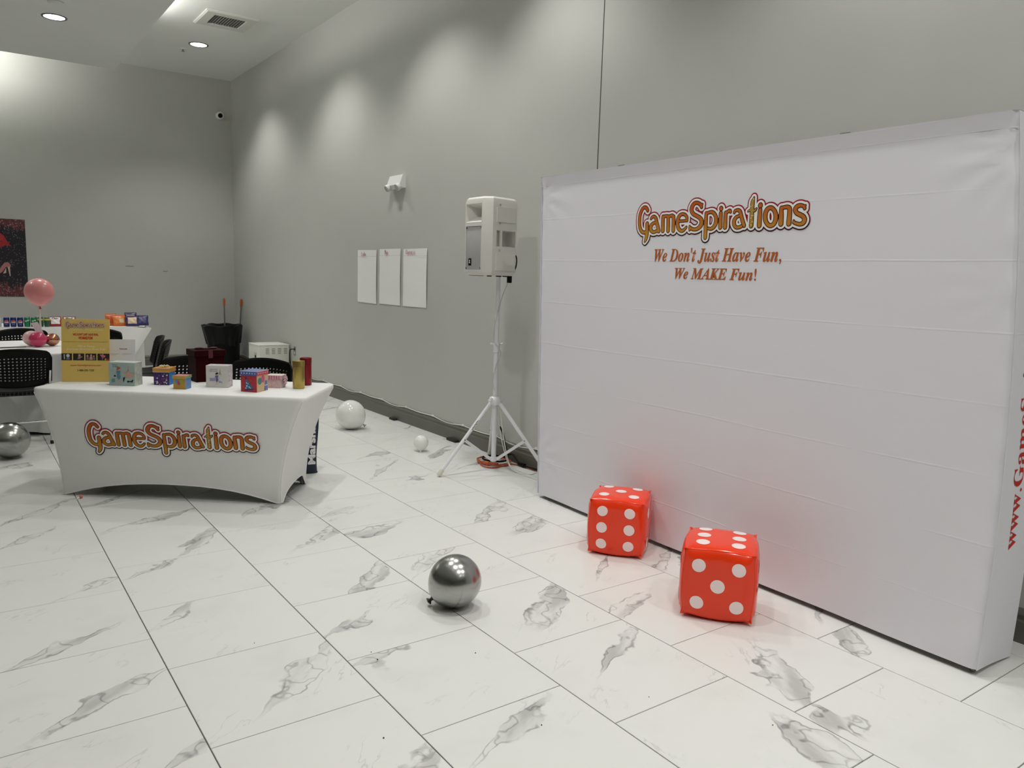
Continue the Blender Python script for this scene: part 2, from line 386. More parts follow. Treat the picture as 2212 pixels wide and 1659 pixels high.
LOGO=[([[100,205,8.2],[87,220,8.5],[68,223,7.8],[52,210,9.3],[39,183,9.7],[36,150,9.9],[41,114,9.4],[55,91,8.8],[75,80,7.5],[95,83,6.8]],0,0),
([[101,128,11.2],[102,95,10.9],[102,70,11.3],[98,46,9.4],[88,28,4.0]],0,0),
([[130,157,5.4],[138,165,6.2],[155,168,6.5],[170,155,8.6],[178,132,9.9],[188,107,10.3],[197,86,10.1]],0,0),
([[168,134,6.0],[146,128,7.8],[132,113,10.3],[133,94,9.3],[153,80,7.0],[177,85,6.7],[190,89,6.8]],0,0),
([[225,163,9.5],[226,132,10.1],[229,86,10.1]],0,0),
([[265,162,9.3],[267,130,9.9],[269,85,10.0]],0,0),
([[305,160,9.7],[308,129,10.3],[309,85,9.8]],0,0),
([[225,163,7.2],[242,166,6.5],[257,166,6.4],[266,159,7.6]],0,0),
([[266,160,7.1],[282,166,6.6],[297,167,6.8],[306,157,8.0]],0,0),
([[349,134,5.1],[379,134,5.1],[405,135,4.7]],0,0),
([[408,135,5.0],[405,152,6.9],[391,167,6.3],[370,171,6.7],[351,164,8.4],[340,145,9.8],[338,124,10.1],[345,100,8.9],[361,84,7.3],[379,81,6.8],[395,90,5.8],[405,100,4.1]],0,0),
([[506,202,6.6],[497,215,7.6],[482,224,7.2],[466,227,7.4],[449,221,9.4],[438,205,11.0],[436,188,10.1],[449,170,8.5],[473,158,8.1],[496,147,8.7],[511,131,10.5],[511,111,11.2],[497,95,8.8],[476,86,7.1],[453,87,6.6],[435,95,6.4]],0,0),
([[510,217,3.5],[502,211,6.6]],0,0),
([[429,104,3.2],[432,93,7.3],[430,82,3.2]],0,0),
([[541,167,8.0],[542,120,9.5],[544,72,9.3],[544,41,9.3]],0,0),
([[543,166,5.6],[563,172,6.1],[584,171,7.1],[602,157,8.2],[611,136,9.9],[610,113,10.4],[599,95,8.4],[580,85,6.6],[560,88,4.9]],0,0),
([[640,188,9.8],[641,187,9.8]],0,0),
([[640,163,9.1],[642,92,10.1]],0,0),
([[672,163,8.5],[674,91,10.0]],0,0),
([[675,163,6.8],[688,171,6.3],[699,173,7.1],[704,167,5.0]],0,0),
([[728,162,4.6],[733,171,5.6],[752,174,6.1],[766,164,7.5],[776,138,8.3],[788,110,8.6],[797,94,7.3]],0,0),
([[761,144,5.4],[743,138,7.0],[731,122,9.0],[732,103,8.6],[744,88,6.7],[762,86,6.3],[779,91,6.6]],0,0),
([[846,232,1.6],[844,222,4.1],[840,212,8.2],[839,198,9.3],[839,162,9.3],[840,126,9.8],[840,93,10.2]],1,0),
([[815,164,2.0],[828,170,3.3],[842,167,3.5],[857,167,4.5],[866,176,2.0]],1,0),
([[888,190,10.7],[888,189,10.7]],0,0),
([[888,166,9.5],[888,128,10.4],[889,92,10.9]],0,0),
([[984,130,10.3],[978,152,9.1],[965,168,8.1],[949,175,8.0],[933,170,9.3],[923,155,10.5],[921,133,10.6],[927,111,9.3],[940,95,8.3],[956,88,8.0],[972,94,9.2],[982,109,10.3]],0,1),
([[1012,170,7.8],[1014,136,10.7],[1016,96,11.1]],0,0),
([[1013,170,6.5],[1030,173,6.9],[1048,173,7.4],[1059,163,9.4],[1061,134,10.5],[1061,95,11.0]],0,0),
([[1142,162,5.8],[1135,172,5.9],[1118,177,7.0],[1099,172,8.7],[1091,158,9.5],[1101,142,8.1],[1121,133,8.3],[1139,123,8.5],[1146,107,9.8],[1139,94,8.7],[1122,89,6.8],[1104,93,6.0],[1090,98,5.6]],0,0),
([[1145,175,2.5],[1140,169,5.5]],0,0),
([[1087,107,2.6],[1088,99,5.2]],0,0)]
VEINS = [(-1, 4, 0.134, -0.058, 0.61, 0.3, 0.1), (-1, 3, 0.0, -0.191, 0.45, 0.2, 0.09), (-1, 5, 0.236, 0.028, 0.52, 0.09, 0.1), (-1, 2, 0.17, -0.198, 0.44, 0.17, 0.05), (0, 3, -0.184, 0.179, 0.63, 0.14, 0.08), (0, 2, -0.128, 0.253, 0.32, 0.15, 0.05), (0, 0, 0.055, -0.137, 0.46, 0.28, 0.06), (-1, 0, 0.079, 0.037, 0.73, 0.28, 0.08), (-1, 1, -0.03, 0.107, 0.9, 0.21, 0.05), (0, 4, 0.153, 0.018, 0.71, 0.29, 0.11), (1, 3, -0.187, -0.023, 0.56, 0.16, 0.09), (1, 4, -0.176, 0.264, 0.3, 0.15, 0.09), (1, 1, 0.267, 0.021, 0.62, 0.31, 0.07), (1, 2, 0.146, -0.218, 0.81, 0.26, 0.1), (2, 1, -0.138, 0.191, 0.35, 0.2, 0.08), (3, 0, 0.117, -0.138, 0.69, 0.33, 0.08), (1, 5, -0.013, 0.176, 0.58, 0.2, 0.1), (2, 3, 0.137, 0.01, 0.63, 0.23, 0.1), (3, 1, 0.209, 0.122, 0.48, 0.22, 0.09), (3, 3, -0.19, 0.089, 0.38, 0.21, 0.1), (2, 4, 0.117, 0.107, 0.56, 0.23, 0.05), (3, 4, -0.097, -0.13, -2.11, 0.24, 0.12), (3, 5, -0.207, 0.185, -2.04, 0.1, 0.11), (4, 4, -0.176, 0.219, -2.38, 0.17, 0.08), (2, 5, 0.2, -0.138, -1.81, 0.14, 0.1), (3, -2, -0.02, -0.01, 0.81, 0.31, 0.07), (3, -1, 0.107, 0.268, 0.27, 0.1, 0.07), (4, -2, 0.253, 0.118, 0.27, 0.3, 0.05), (3, 2, 0.097, -0.044, 0.66, 0.19, 0.05), (4, -3, 0.134, 0.02, 0.66, 0.3, 0.07)]

# ================================================================== room shell
X0, TA, TP, TS = .6041, .6092, 5.807, .61       # tile lattice
floor_bm = bmesh.new()
plate(floor_bm, (-.62, .3, -.005), (WX+.62, 0, 0), (0, WY-.3, 0))
for f in floor_bm.faces: f.material_index = 0
for (a, b, c, d) in ((LX, FY, -.62, WY), (-.62, FY, WX, .3)):
    f = plate(floor_bm, (a, b, 0), (c-a, 0, 0), (0, d-b, 0)); f.material_index = 1
floor = struct('floor', floor_bm, [M_GROUT, M_FLOORX], smooth=False)

# where the printed vein of a tile lies: column, row -> centre, angle, half length, half width
VEIN = {(a, b): (c, d, e, f, g) for a, b, c, d, e, f, g in VEINS}
tile_me = {}
def tile_mesh(w, d):
    k = (round(w, 3), round(d, 3))
    if k not in tile_me:
        bm = bmesh.new(); h = .008
        t = [(-w/2+.0012, -d/2+.0012, 0), (w/2-.0012, -d/2+.0012, 0), (w/2-.0012, d/2-.0012, 0), (-w/2+.0012, d/2-.0012, 0)]
        l = [(-w/2, -d/2, -.0012), (w/2, -d/2, -.0012), (w/2, d/2, -.0012), (-w/2, d/2, -.0012)]
        b = [(x, y, -h) for x, y, z in l]
        V = [[bm.verts.new(p) for p in q] for q in (t, l, b)]
        bm.faces.new(V[0])
        for A, B in ((V[0], V[1]), (V[1], V[2])):
            for i in range(4): bm.faces.new((A[i], B[i], B[(i+1) % 4], A[(i+1) % 4]))
        me = bpy.data.meshes.new('tile'); bmesh.ops.recalc_face_normals(bm, faces=bm.faces[:]); bm.to_mesh(me); bm.free()
        me.materials.append(M_TILE); tile_me[k] = me
    return tile_me[k]
rnd = random.Random(11)
G = .0042
for k in range(-2, 6):
    xa, xb = max(X0+k*TA, -.62), min(X0+(k+1)*TA, WX)
    if xb-xa < .05: continue
    ph = TP-.5*(k+1)*TS
    j = math.ceil((ph-.3)/TS)-1
    while ph-(j+1)*TS < WY-.02:
        ya, yb = max(ph-(j+1)*TS, .3), min(ph-j*TS, WY)
        if yb-ya > .05:
            o = bpy.data.objects.new('tile', tile_mesh(xb-xa-G, yb-ya-G)); COL.objects.link(o); o.parent = floor
            o.location = ((xa+xb)/2, (ya+yb)/2, 0)
            q = VEIN.get((k, j))
            s = 1.0
            if q is None:
                an = .6+rnd.uniform(-.3, .3)
                q = (rnd.uniform(-.2, .25), rnd.uniform(-.25, .2), an, rnd.uniform(.12, .32), rnd.uniform(.04, .08))
                s = rnd.choice((.15, .5, .8, .9, 1)) if k > -1 or ya > 4 else .7
            for n_, v in zip(('vx', 'vy', 'va', 'vl', 'vw', 'vs'), (*q, s)): o[n_] = float(v)
        j -= 1

def wall(name, o, a, b, m=M_WALL):
    bm = bmesh.new(); plate(bm, o, a, b); return struct(name, bm, m, smooth=False, recalc=False)
bm = bmesh.new(); box(bm, (WX+.1, (FY+WY)/2, CZ/2), (.2, WY-FY+.4, CZ)); struct('wall_right', bm, M_WALL, smooth=False)
bm = bmesh.new(); box(bm, ((LX+WX)/2, WY+.1, CZ/2), (WX-LX, .2, CZ)); struct('wall_back', bm, M_WALL, smooth=False)
bm = bmesh.new(); box(bm, (LX-.1, (FY+WY)/2, CZ/2), (.2, WY-FY+.4, CZ)); struct('wall_left', bm, M_WALL, smooth=False)
bm = bmesh.new(); box(bm, ((LX+WX)/2, FY-.1, CZ/2), (WX-LX, .2, CZ)); struct('wall_front', bm, M_WALL, smooth=False)
bm = bmesh.new(); box(bm, ((LX+WX)/2, (FY+WY)/2, CZ+.05), (WX-LX+.4, WY-FY+.4, .1)); struct('ceiling', bm, M_CEIL, smooth=False)
# dropped trays of the ceiling (trim), the first one is in view
bm = bmesh.new(); box(bm, ((-7.4+SOF_X)/2, (SOF_Y0+SOF_Y1)/2, SOF_Z+.065), (SOF_X+7.4, SOF_Y1-SOF_Y0, .13)); t1 = struct('trim_1', bm, M_SOF, smooth=False)
bm = bmesh.new(); box(bm, (-3.6, -.2, SOF_Z+.065), (7.4, 12.8, .13)); struct('trim_2', bm, M_SOF, smooth=False)
# dark control joint running up the right wall
bm = bmesh.new(); box(bm, (WX-.0004, 4.3176, (CZ+.16)/2), (.0012, .009, CZ-.16)); struct('trim_3', bm, mat('joint_shadow', (.07, .07, .065), .9), smooth=False)
# skirting with a stepped top
PROF = [(0, 0), (.022, 0), (.022, .098), (.017, .106), (.017, .122), (.021, .127), (.021, .134), (.010, .150), (.004, .155), (0, .155)]
def skirting(name, place):
    bm = bmesh.new(); R = [[bm.verts.new(place(t, d, z)) for d, z in PROF] for t in (0, 1)]
    n = len(PROF)
    for i in range(n): bm.faces.new((R[0][i], R[0][(i+1) % n], R[1][(i+1) % n], R[1][i]))
    bm.faces.new(R[0]); bm.faces.new(R[1][::-1]); struct(name, bm, M_BASE, smooth=False)
skirting('baseboard_right', lambda t, d, z: (WX-d, 7.083+(WY-7.083)*t, z))
skirting('baseboard_right.001', lambda t, d, z: (WX-d, FY+(7.0815-FY)*t, z))
skirting('baseboard_back', lambda t, d, z: (LX+(WX-.022-LX)*t, WY-d, z))

# ================================================================== ceiling fittings
ORD = ('first', 'second', 'third', 'fourth', 'fifth', 'sixth', 'seventh')
LAB = ['round recessed ceiling lamp glowing near the far corner beside the air vent']
LAB += ['round recessed ceiling lamp in the row along the right wall, %s from the far corner' % ORD[i] for i in range(1, 7)]
LAB += ['round recessed ceiling lamp in the row over the open floor, %s from the far end' % ORD[i] for i in range(4)]
LAB += ['round recessed lamp glowing in the lowered grey ceiling tray, upper left of the photo']
LAB += ['round recessed lamp in the lowered ceiling tray, just outside the photo on the left']
for i, (x, y, z) in enumerate(LAMPS):
    t = thing('recessed_lamp', LAB[i], 'ceiling light', (x, y, z), 0, 'recessed ceiling lamps')
    fin('frame', nlathe([(.100, -.002), (.125, -.001), (.126, -.006), (.118, -.010), (.106, -.008), (.100, -.002)], 32), mat('lamp_ring', (.11, .11, .105), .5), t)
    fin('diffuser', nlathe([(0, -.0045), (.105, -.0045), (.105, -.001), (0, -.001)], 32), M_LAMP, t)
t = thing('air_vent', 'square white ceiling air vent with a dark grille near the lowered tray', 'vent', (2.875, 10.09, CZ))
bm = bmesh.new()
for a, b, z0, z1 in ((.305, .195, -.002, -.016),):
    o4 = [(-.305, -.31), (.305, -.31), (.305, .31), (-.305, .31)]; m4 = [(-.285, -.29), (.285, -.29), (.285, .29), (-.285, .29)]; i4 = [(-.185, -.19), (.185, -.19), (.185, .19), (-.185, .19)]
    Q = [[bm.verts.new((x, y, z)) for x, y in q] for q, z in ((o4, 0), (o4, -.010), (m4, -.022), (i4, -.022), (i4, .0))]
    for A, B in zip(Q, Q[1:]):
        for k in range(4): bm.faces.new((A[k], A[(k+1) % 4], B[(k+1) % 4], B[k]))
fin('frame', bm, mat('vent_frame', (.62, .62, .57), .5), t, smooth=False)
bm = bmesh.new(); plate(bm, (-.185, -.19, -.003), (.37, 0, 0), (0, .38, 0)); fin('filter', bm, mat('vent_filter', (.13, .13, .12), .9, noise=.15, nscale=60), t, smooth=False)
for k in range(11):
    fin('slat', nbox((-.155+k*.031, 0, -.010), (.004, .38, .010)), mat('vent_slat', (.28, .28, .26), .6), t, smooth=False)
t = thing('sprinkler', 'small grey sprinkler head on the ceiling beside the far recessed lamp', 'sprinkler', (2.76, 11.75, CZ))
fin('escutcheon', nlathe([(0, 0), (.045, 0), (.04, -.008), (.015, -.012), (0, -.012)], 20), M_CEIL, t)
bm = nlathe([(0, -.012), (.009, -.012), (.009, -.03), (.022, -.033), (.022, -.036), (0, -.036)], 14); fin('deflector', bm, mat('sprinkler_metal', (.3, .3, .29), .4, .8), t)
t = tag(fin('smoke_detector', nlathe([(0, 0), (.075, 0), (.078, -.012), (.066, -.03), (.05, -.035), (0, -.035)], 28), M_SOF, loc=(1.035, 9.62, SOF_Z)), 'pale round smoke detector on the lowered ceiling tray above its lamp', 'detector')

# ================================================================== right wall and back wall fittings
t = thing('security_camera', 'small white dome security camera high on the far wall near the corner', 'camera', (3.62, WY, 3.945))
fin('base', nlathe([(0, 0), (.055, 0), (.055, .02), (.045, .03), (0, .03)], 24, mtx=Matrix.Rotation(pi/2, 4, 'X')), M_WHITE, t)
bm = bmesh.new(); bmesh.ops.create_uvsphere(bm, u_segments=24, v_segments=14, radius=.058); bmesh.ops.translate(bm, vec=(0, -.06, 0), verts=bm.verts[:]); h = fin('housing', bm, M_WHITE, t)
bm = nlathe([(0, .012), (.03, .008), (.036, 0), (0, 0)], 20, mtx=Matrix.Translation((-.012, -.112, -.012)) @ Matrix.Rotation(pi/2+.25, 4, 'X')); fin('lens', bm, M_BPL, h)

t = thing('emergency_light', 'white twin-head emergency light high on the right wall', 'emergency light', (WX, 7.37, 2.48))
bm = bmesh.new()
pf = [(0, -.065), (-.04, -.065), (-.072, -.035), (-.036, .065), (0, .065)]
A = [[bm.verts.new((x, s*.145, z)) for x, z in pf] for s in (-1, 1)]
for i in range(5): bm.faces.new((A[0][i], A[0][(i+1) % 5], A[1][(i+1) % 5], A[1][i]))
bm.faces.new(A[0]); bm.faces.new(A[1][::-1]); fin('body', bm, M_WHITE, t, smooth=False)
for s in (-1, 1):
    mt = Matrix.Translation((-.058, s*.112, -.05)) @ Matrix.Rotation(-pi/2-.55, 4, 'Y') @ Matrix.Scale(.82, 4)
    hd = fin('lamp_head', nlathe([(0, -.02), (.028, -.018), (.042, .0), (.046, .03), (.043, .045), (.038, .045)], 22, mtx=mt), M_WHITE, t)
    fin('lens', nlathe([(0, .042), (.039, .040), (.039, .035), (0, .035)], 20, mtx=mt), mat('lamp_glass', (.6, .6, .58), .1), hd)

def sheet(y0, y1, z0, z1, skew, label, scrawl):
    t = thing('paper_sheet', label, 'paper', (WX, (y0+y1)/2, (z0+z1)/2), 0, 'blank paper sheets taped on the right wall')
    w, h = abs(y1-y0), z1-z0
    def f(u, v):
        y = (u-.5)*w; z = (v-.5)*h+skew*(u-.5)
        cur = .010*max(0, u-.75)**1.5*6*(.4+.6*sin(v*3.1)) if u > .75 else 0
        return (-.003-cur-.0025*(sin(v*17+u*4)+1)*(.5+.5*sin(u*5+skew*90))*.5, -y, z)
    fin('sheet', grid(f, 14, 22), M_PAPER, t, recalc=False)
    bm = bmesh.new(); plate(bm, (-.0095, w/2, h/2-.072), (0, -w, 0), (0, 0, .0025)); fin('fold_line', bm, mat('fold_grey', (.55, .55, .54), .8), t, smooth=False, recalc=False)
    bm = bmesh.new()
    for st in scrawl: tube(bm, [(-.0105, w/2-x*w, h/2-z) for x, z in st], .0021, 5)
    fin('handwriting', bm, mat('red_marker', (.50, .22, .24), .7), t)
def strokes(x, z, spec): return [[(x+a*.042, z-b*.042) for a, b in s] for s in spec]
# letters in a 1-unit-high hand
HW = {'L': [[(0, 1), (0, 0), (.7, 0)]], 'u': [[(0, .6), (.05, .1), (.3, 0), (.5, .2), (.5, .6), (.52, 0)]], 'l': [[(.1, 1), (.1, 0)]], 'a': [[(.5, .55), (.15, .55), (0, .25), (.2, 0), (.48, .2), (.5, .55), (.55, 0)]],
      'M': [[(0, 0), (.05, 1), (.35, .5), (.6, 1), (.62, 0)]], 'y': [[(0, .6), (.22, .1)], [(.5, .6), (.1, -.4)]], 'K': [[(0, 1), (0, 0)], [(.55, 1), (0, .45), (.55, 0)]], 'i': [[(.1, .6), (.1, 0)]],
      'n': [[(0, 0), (0, .6)], [(0, .4), (.25, .6), (.45, .45), (.45, 0)]], 'e': [[(.03, .3), (.45, .35), (.3, .6), (.05, .45), (.1, .05), (.45, .08)]], 's': [[(.4, .55), (.08, .5), (.38, .2), (.02, .05)]], 'p': [[(0, .6), (0, -.4)], [(0, .5), (.4, .5), (.4, .1), (0, .05)]]}
def scrawl(word, x, z, sx=.055, sy=.045):
    out = []
    for c in word:
        for s in HW[c]: out.append([(x+a*sx*.85, z-b*sy) for a, b in s])
        x += sx*(.75 if c not in 'il' else .3)*.85
    return out
sheet(8.370, 7.874, 1.212, 1.800, -.004, 'white paper sheet on the right wall, left of the three', scrawl('Lula', .24, .064, .1))
sheet(7.808, 7.312, 1.217, 1.806, 0, 'white paper sheet on the right wall, middle of the three', scrawl('Mya', .28, .058, .085))
sheet(7.256, 6.757, 1.219, 1.802, .003, 'white paper sheet on the right wall, nearest the loudspeaker', scrawl('Kipness', .14, .055, .1))

# dark poster on the back wall
t = thing('wall_poster', 'dark glittery poster with red lips and a pink heel on the back wall', 'poster', (.905, WY, 2.144))
PW, PH, u_ = .76, 1.086, .00654
P_ = lambda pts: [((x-55)*u_, -(y-475)*u_) for x, y in pts]
bm = bmesh.new(); box(bm, (-PW/2, -.002, -PH/2), (PW, .004, PH)); fin('sheet', bm, glitter('poster_black', (.010, .008, .014), (.28, .27, .30), (70, 70, 70), .22), t, smooth=False)
def band(z0, z1, nm, amp, k):
    bm = bmesh.new(); n = 60; r = random.Random(k)
    for i in range(n):
        x0 = -PW+PW*i/n; h = r.uniform(.45, 1)
        a = z0; b = z0+(z1-z0)*h
        poly(bm, [(x0, a), (x0+PW/n*1.02, a), (x0+PW/n*1.02, b), (x0, b)], (0, -.0045, 0), (1, 0, 0), (0, 0, 1))
    fin(nm, bm, glitter(nm+'_print', (.10, .025, .03), (.62, .36, .36), (130, 1, 34), .75), t, smooth=False, recalc=False)
band(-.004, -.16, 'glitter_fringe', 1, 3); band(-PH+.004, -PH+.22, 'glitter_fringe', 1, 5)
lips = [(0, 508), (8, 505), (15, 510), (20, 521), (28, 533), (18, 531), (8, 536), (0, 538)]
full = lips+[(-20-x, y) for x, y in reversed(lips)]
fin_l = shapes('lips', mat('lips_red', (.34, .02, .025), .35, noise=.35, nscale=60), t, (0, -.0048, 0), (1, 0, 0), (0, 0, 1), [P_(full)])
shapes('lip_line', M_INK_K, t, (0, -.0054, 0), (1, 0, 0), (0, 0, 1), [P_([(13, 525), (0, 519), (-20, 519), (-33, 525), (-20, 522), (0, 522)])])
shapes('shoe', mat('shoe_pink', (.42, .17, .17), .4), t, (0, -.0048, 0), (1, 0, 0), (0, 0, 1), [P_([(-14, 592), (-6, 586), (2, 588), (8, 576), (14, 568), (20, 567), (25, 573), (24, 578), (16, 577), (9, 588), (2, 593), (-10, 594)])])
shapes('shoe_heel', mat('shoe_beige', (.55, .40, .32), .5), t, (0, -.0050, 0), (1, 0, 0), (0, 0, 1), [P_([(19, 577), (23, 577), (23.5, 597), (22, 597)]), P_([(10, 592), (16, 579), (16, 590)])])
for x, y, z in ((2.243, 1.536, .11), (2.75, 1.474, .07)):
    tag(fin('wall_scuff', nbox((x, WY-.0006, y), (z, .001, .012)), mat('scuff', (.22, .22, .205), .8), smooth=False), 'faint grey scuff on the back wall, %s of the two' % ('longer' if z > .1 else 'shorter'), 'scuff')

# power outlet with the plug of the white appliance
t = thing('power_outlet', 'steel wall outlet above the skirting beside the white cabinet', 'outlet', (WX, 10.42, .45))
fin('plate', nbox((-.003, 0, 0), (.006, .075, .12), .002), mat('brushed_steel', (.42, .42, .40), .35, .9), t)
for z in (.022, -.028): fin('socket', nbox((-.006, 0, z), (.004, .034, .03), .001), M_WHITE if z < 0 else M_BPL, t)

# ================================================================== fabric display wall
BA = -radians(90.7038)
bd = thing('backdrop', 'large white fabric display wall with an orange printed logo, at the right', 'backdrop', (3.3235, 4.259, 0), BA)
BW, BD, BZ0, BZ1, LEAN = 2.970, .31, .026, 2.228, .034
M_FAB = backdrop_fabric()
def bow(z): f = z/BZ1; return .046*4*f*(1-f)       # the right end of the frame bows outwards
def front(u, v):
    z = BZ0+(BZ1-BZ0)*v; x = u*BW; y = 0
    # gathers running into the corners
    for cx, cz, k in ((0, BZ1-.12, 1), (0, .30, 1), (BW, BZ1-.15, .8), (BW, 1.55, .3)):
        dx, dz = abs(x-cx), z-cz; d = math.hypot(dx, dz)
        y += .0050*k*sin(math.atan2(dz, dx+.02)*13+d*4)*math.exp(-(d/.22)**2)*(dx/(dx+.02))
    y += .0022*sin(x*3.1+1)*sin(z*2.6)*(4*u*(1-u))*0
    if v > .972: y -= .013*((v-.972)/.028)
    edge = min(u, 1-u)*BW
    if edge < .02: y += .012*(1-edge/.02)**2
    if z < .10: y += .004*sin(x*9)*(1-z/.10)
    if .055 > edge: y += .002*sin(z*31)*(1-edge/.055)
    return (x-LEAN*z+u**3*bow(z), y, z)
US = [i/110 for i in range(111)]
fin('front_panel', grid(front, 110, 90), M_FAB, bd, recalc=False, ang=80)
def side(x0, sgn):
    def f(u, v):
        z = BZ0-.018*u+(BZ1-BZ0+.018*u-.002)*v; y = u*BD
        return (x0-LEAN*z+(bow(z) if sgn > 0 else 0)+sgn*(-.004*sin(u*pi)), y, z)
    return f
fin('side_panel', grid(side(BW, 1), 10, 30), M_FAB, bd, recalc=False)
fin('side_panel', grid(side(0, -1), 10, 30), M_FAB, bd, recalc=False)
bm = bmesh.new(); tube(bm, [(i/40*BW-LEAN*(BZ1-.058)-.0, .0012*sin(i*2.1)*.4-.0012, BZ1-.062) for i in range(41)], .0014, 6)
fin('hem_seam', bm, M_FAB, bd)
for x in (.035, BW/3, 2*BW/3, BW-.035):
    for y in (.045, BD-.035):
        fin('frame_post', ntube([(x-LEAN*.0, y+.006, 0), (x-LEAN*(BZ1-.02), y+.006, BZ1-.02)], .009, 8), mat('aluminium', (.55, .55, .56), .35, 1), bd)
fin('top_panel', grid(lambda u, v: (u*BW-LEAN*BZ1, -.013+v*(BD+.013), BZ1-.004*sin(v*pi)), 20, 3), M_FAB, bd, recalc=False)
for s in (.76, 2.24):
    fin('frame_hook', nbox((s-LEAN*BZ1, .03, BZ1+.006), (.05, .014, .016), .003), mat('grey_plastic', (.16, .16, .16), .5), bd)

# ---- the lettering of the logo: every letter is drawn with strokes of varying width
import numpy as np
def stroke_field(select):
    """distance to the letter strokes on a fine lattice (negative inside)"""
    h = .0024; x = np.arange(-.04, 1.24, h); y = np.arange(-.05, .33, h)
    X, Y = np.meshgrid(x, y); F = np.full(X.shape, 9.0)
    for pts, gold, closed in LOGO:
        if select is not None and gold != select: continue
        S = catmull([(a/1000, b/1000, r/1000) for a, b, r in pts], 5 if len(pts) > 2 else 1, bool(closed))
        n = len(S)
        for i in range(n if closed else n-1):
            p, q = S[i], S[(i+1) % n]
            m = .03+max(p.z, q.z)
            i0, i1 = np.searchsorted(x, (min(p.x, q.x)-m, max(p.x, q.x)+m)); j0, j1 = np.searchsorted(y, (min(p.y, q.y)-m, max(p.y, q.y)+m))
            xs, ys = X[j0:j1, i0:i1], Y[j0:j1, i0:i1]
            dx, dy = q.x-p.x, q.y-p.y; L2 = dx*dx+dy*dy+1e-12
            t = np.clip(((xs-p.x)*dx+(ys-p.y)*dy)/L2, 0, 1)
            d = np.hypot(xs-p.x-t*dx, ys-p.y-t*dy)-(p.z+(q.z-p.z)*t)
            F[j0:j1, i0:i1] = np.minimum(F[j0:j1, i0:i1], d)
    return x, y, F
FIELDS = {k: stroke_field(k) for k in (None, 0, 1)}
def stroke_mesh(extra, select, name):
    x, y, F = FIELDS[select]; F = F-extra; I = F < 0
    verts, faces, cache = [], [], {}
    def V(px, py):
        k = (round(px*2e5), round(py*2e5))
        if k not in cache: cache[k] = len(verts); verts.append((px, py, 0))
        return cache[k]
    for j in range(len(y)-1):
        i = 0; row = I[j, :-1].astype(int)+I[j, 1:]+I[j+1, :-1]+I[j+1, 1:]
        while i < len(x)-1:
            if row[i] == 0: i += 1; continue
            if row[i] == 4:
                k = i
                while k < len(x)-1 and row[k] == 4: k += 1
                faces.append((V(x[i], y[j]), V(x[k], y[j]), V(x[k], y[j+1]), V(x[i], y[j+1]))); i = k; continue
            c = [(x[i], y[j], F[j, i]), (x[i+1], y[j], F[j, i+1]), (x[i+1], y[j+1], F[j+1, i+1]), (x[i], y[j+1], F[j+1, i])]
            out = []
            for k in range(4):
                p, q = c[k], c[(k+1) % 4]
                if p[2] < 0: out.append(V(p[0], p[1]))
                if (p[2] < 0) != (q[2] < 0):
                    t = p[2]/(p[2]-q[2]); out.append(V(p[0]+(q[0]-p[0])*t, p[1]+(q[1]-p[1])*t))
            u = [v for n_, v in enumerate(out) if v != out[n_-1]]
            if len(set(u)) >= 3: faces.append(tuple(dict.fromkeys(u)))
            i += 1
    me = bpy.data.meshes.new(name); me.from_pydata(verts, [], faces); me.update(); return me
LG = [('logo_outline', stroke_mesh(.0212, None, 'logo_outline'), M_HALO, 0), ('logo_halo', stroke_mesh(.0145, None, 'logo_halo'), M_INK_W, .0006),
      ('letter_outline', stroke_mesh(.0042, None, 'letter_outline'), M_MAROON, .0012), ('logo_fill', stroke_mesh(0, 0, 'logo_fill'), M_LETTER, .0018), ('logo_gold_fill', stroke_mesh(.0002, 1, 'logo_gold_fill'), M_GOLDF, .0022)]
for n_, me, m, d in LG: me.materials.append(m)
def logo(parent, o, xd, yd, k=1.0, prefix=''):
    o, xd, yd = Vector(o), Vector(xd).normalized(), Vector(yd).normalized(); zd = xd.cross(yd)
    for n_, me, m, d in LG:
        q = bpy.data.objects.new(n_, me); COL.objects.link(q); q.parent = parent
        Mx = Matrix.Identity(4)
        for r in range(3): Mx[r][0], Mx[r][1], Mx[r][2], Mx[r][3] = xd[r]*k, yd[r]*k, zd[r], (o+zd*d)[r]
        q.matrix_local = Mx
logo(bd, (.865, -.0016, 1.75), (1, 0, 0), (0, 0, 1))
text('slogan', serif("We Don't Just Have Fun,", 'bi'), M_INK_O, bd, (1.4675, -.002, 1.6935), (1, 0, 0), (0, 0, 1), .862, .086, bold=.009)
text('slogan', serif("We MAKE Fun!", 'bi'), M_INK_O, bd, (1.480, -.002, 1.5975), (1, 0, 0), (0, 0, 1), .555, .062, bold=.009)
wa = text('web_address', serif("www.GameSpirations.com"), M_INK_R, bd, (0, .159, .515), (0, 0, 1), (0, -1, 0), 1.33, .106, align='l')
for v in wa.data.vertices: v.co.x = BW-LEAN*v.co.z+bow(v.co.z)-.004*sin(v.co.y/BD*pi)+.0016

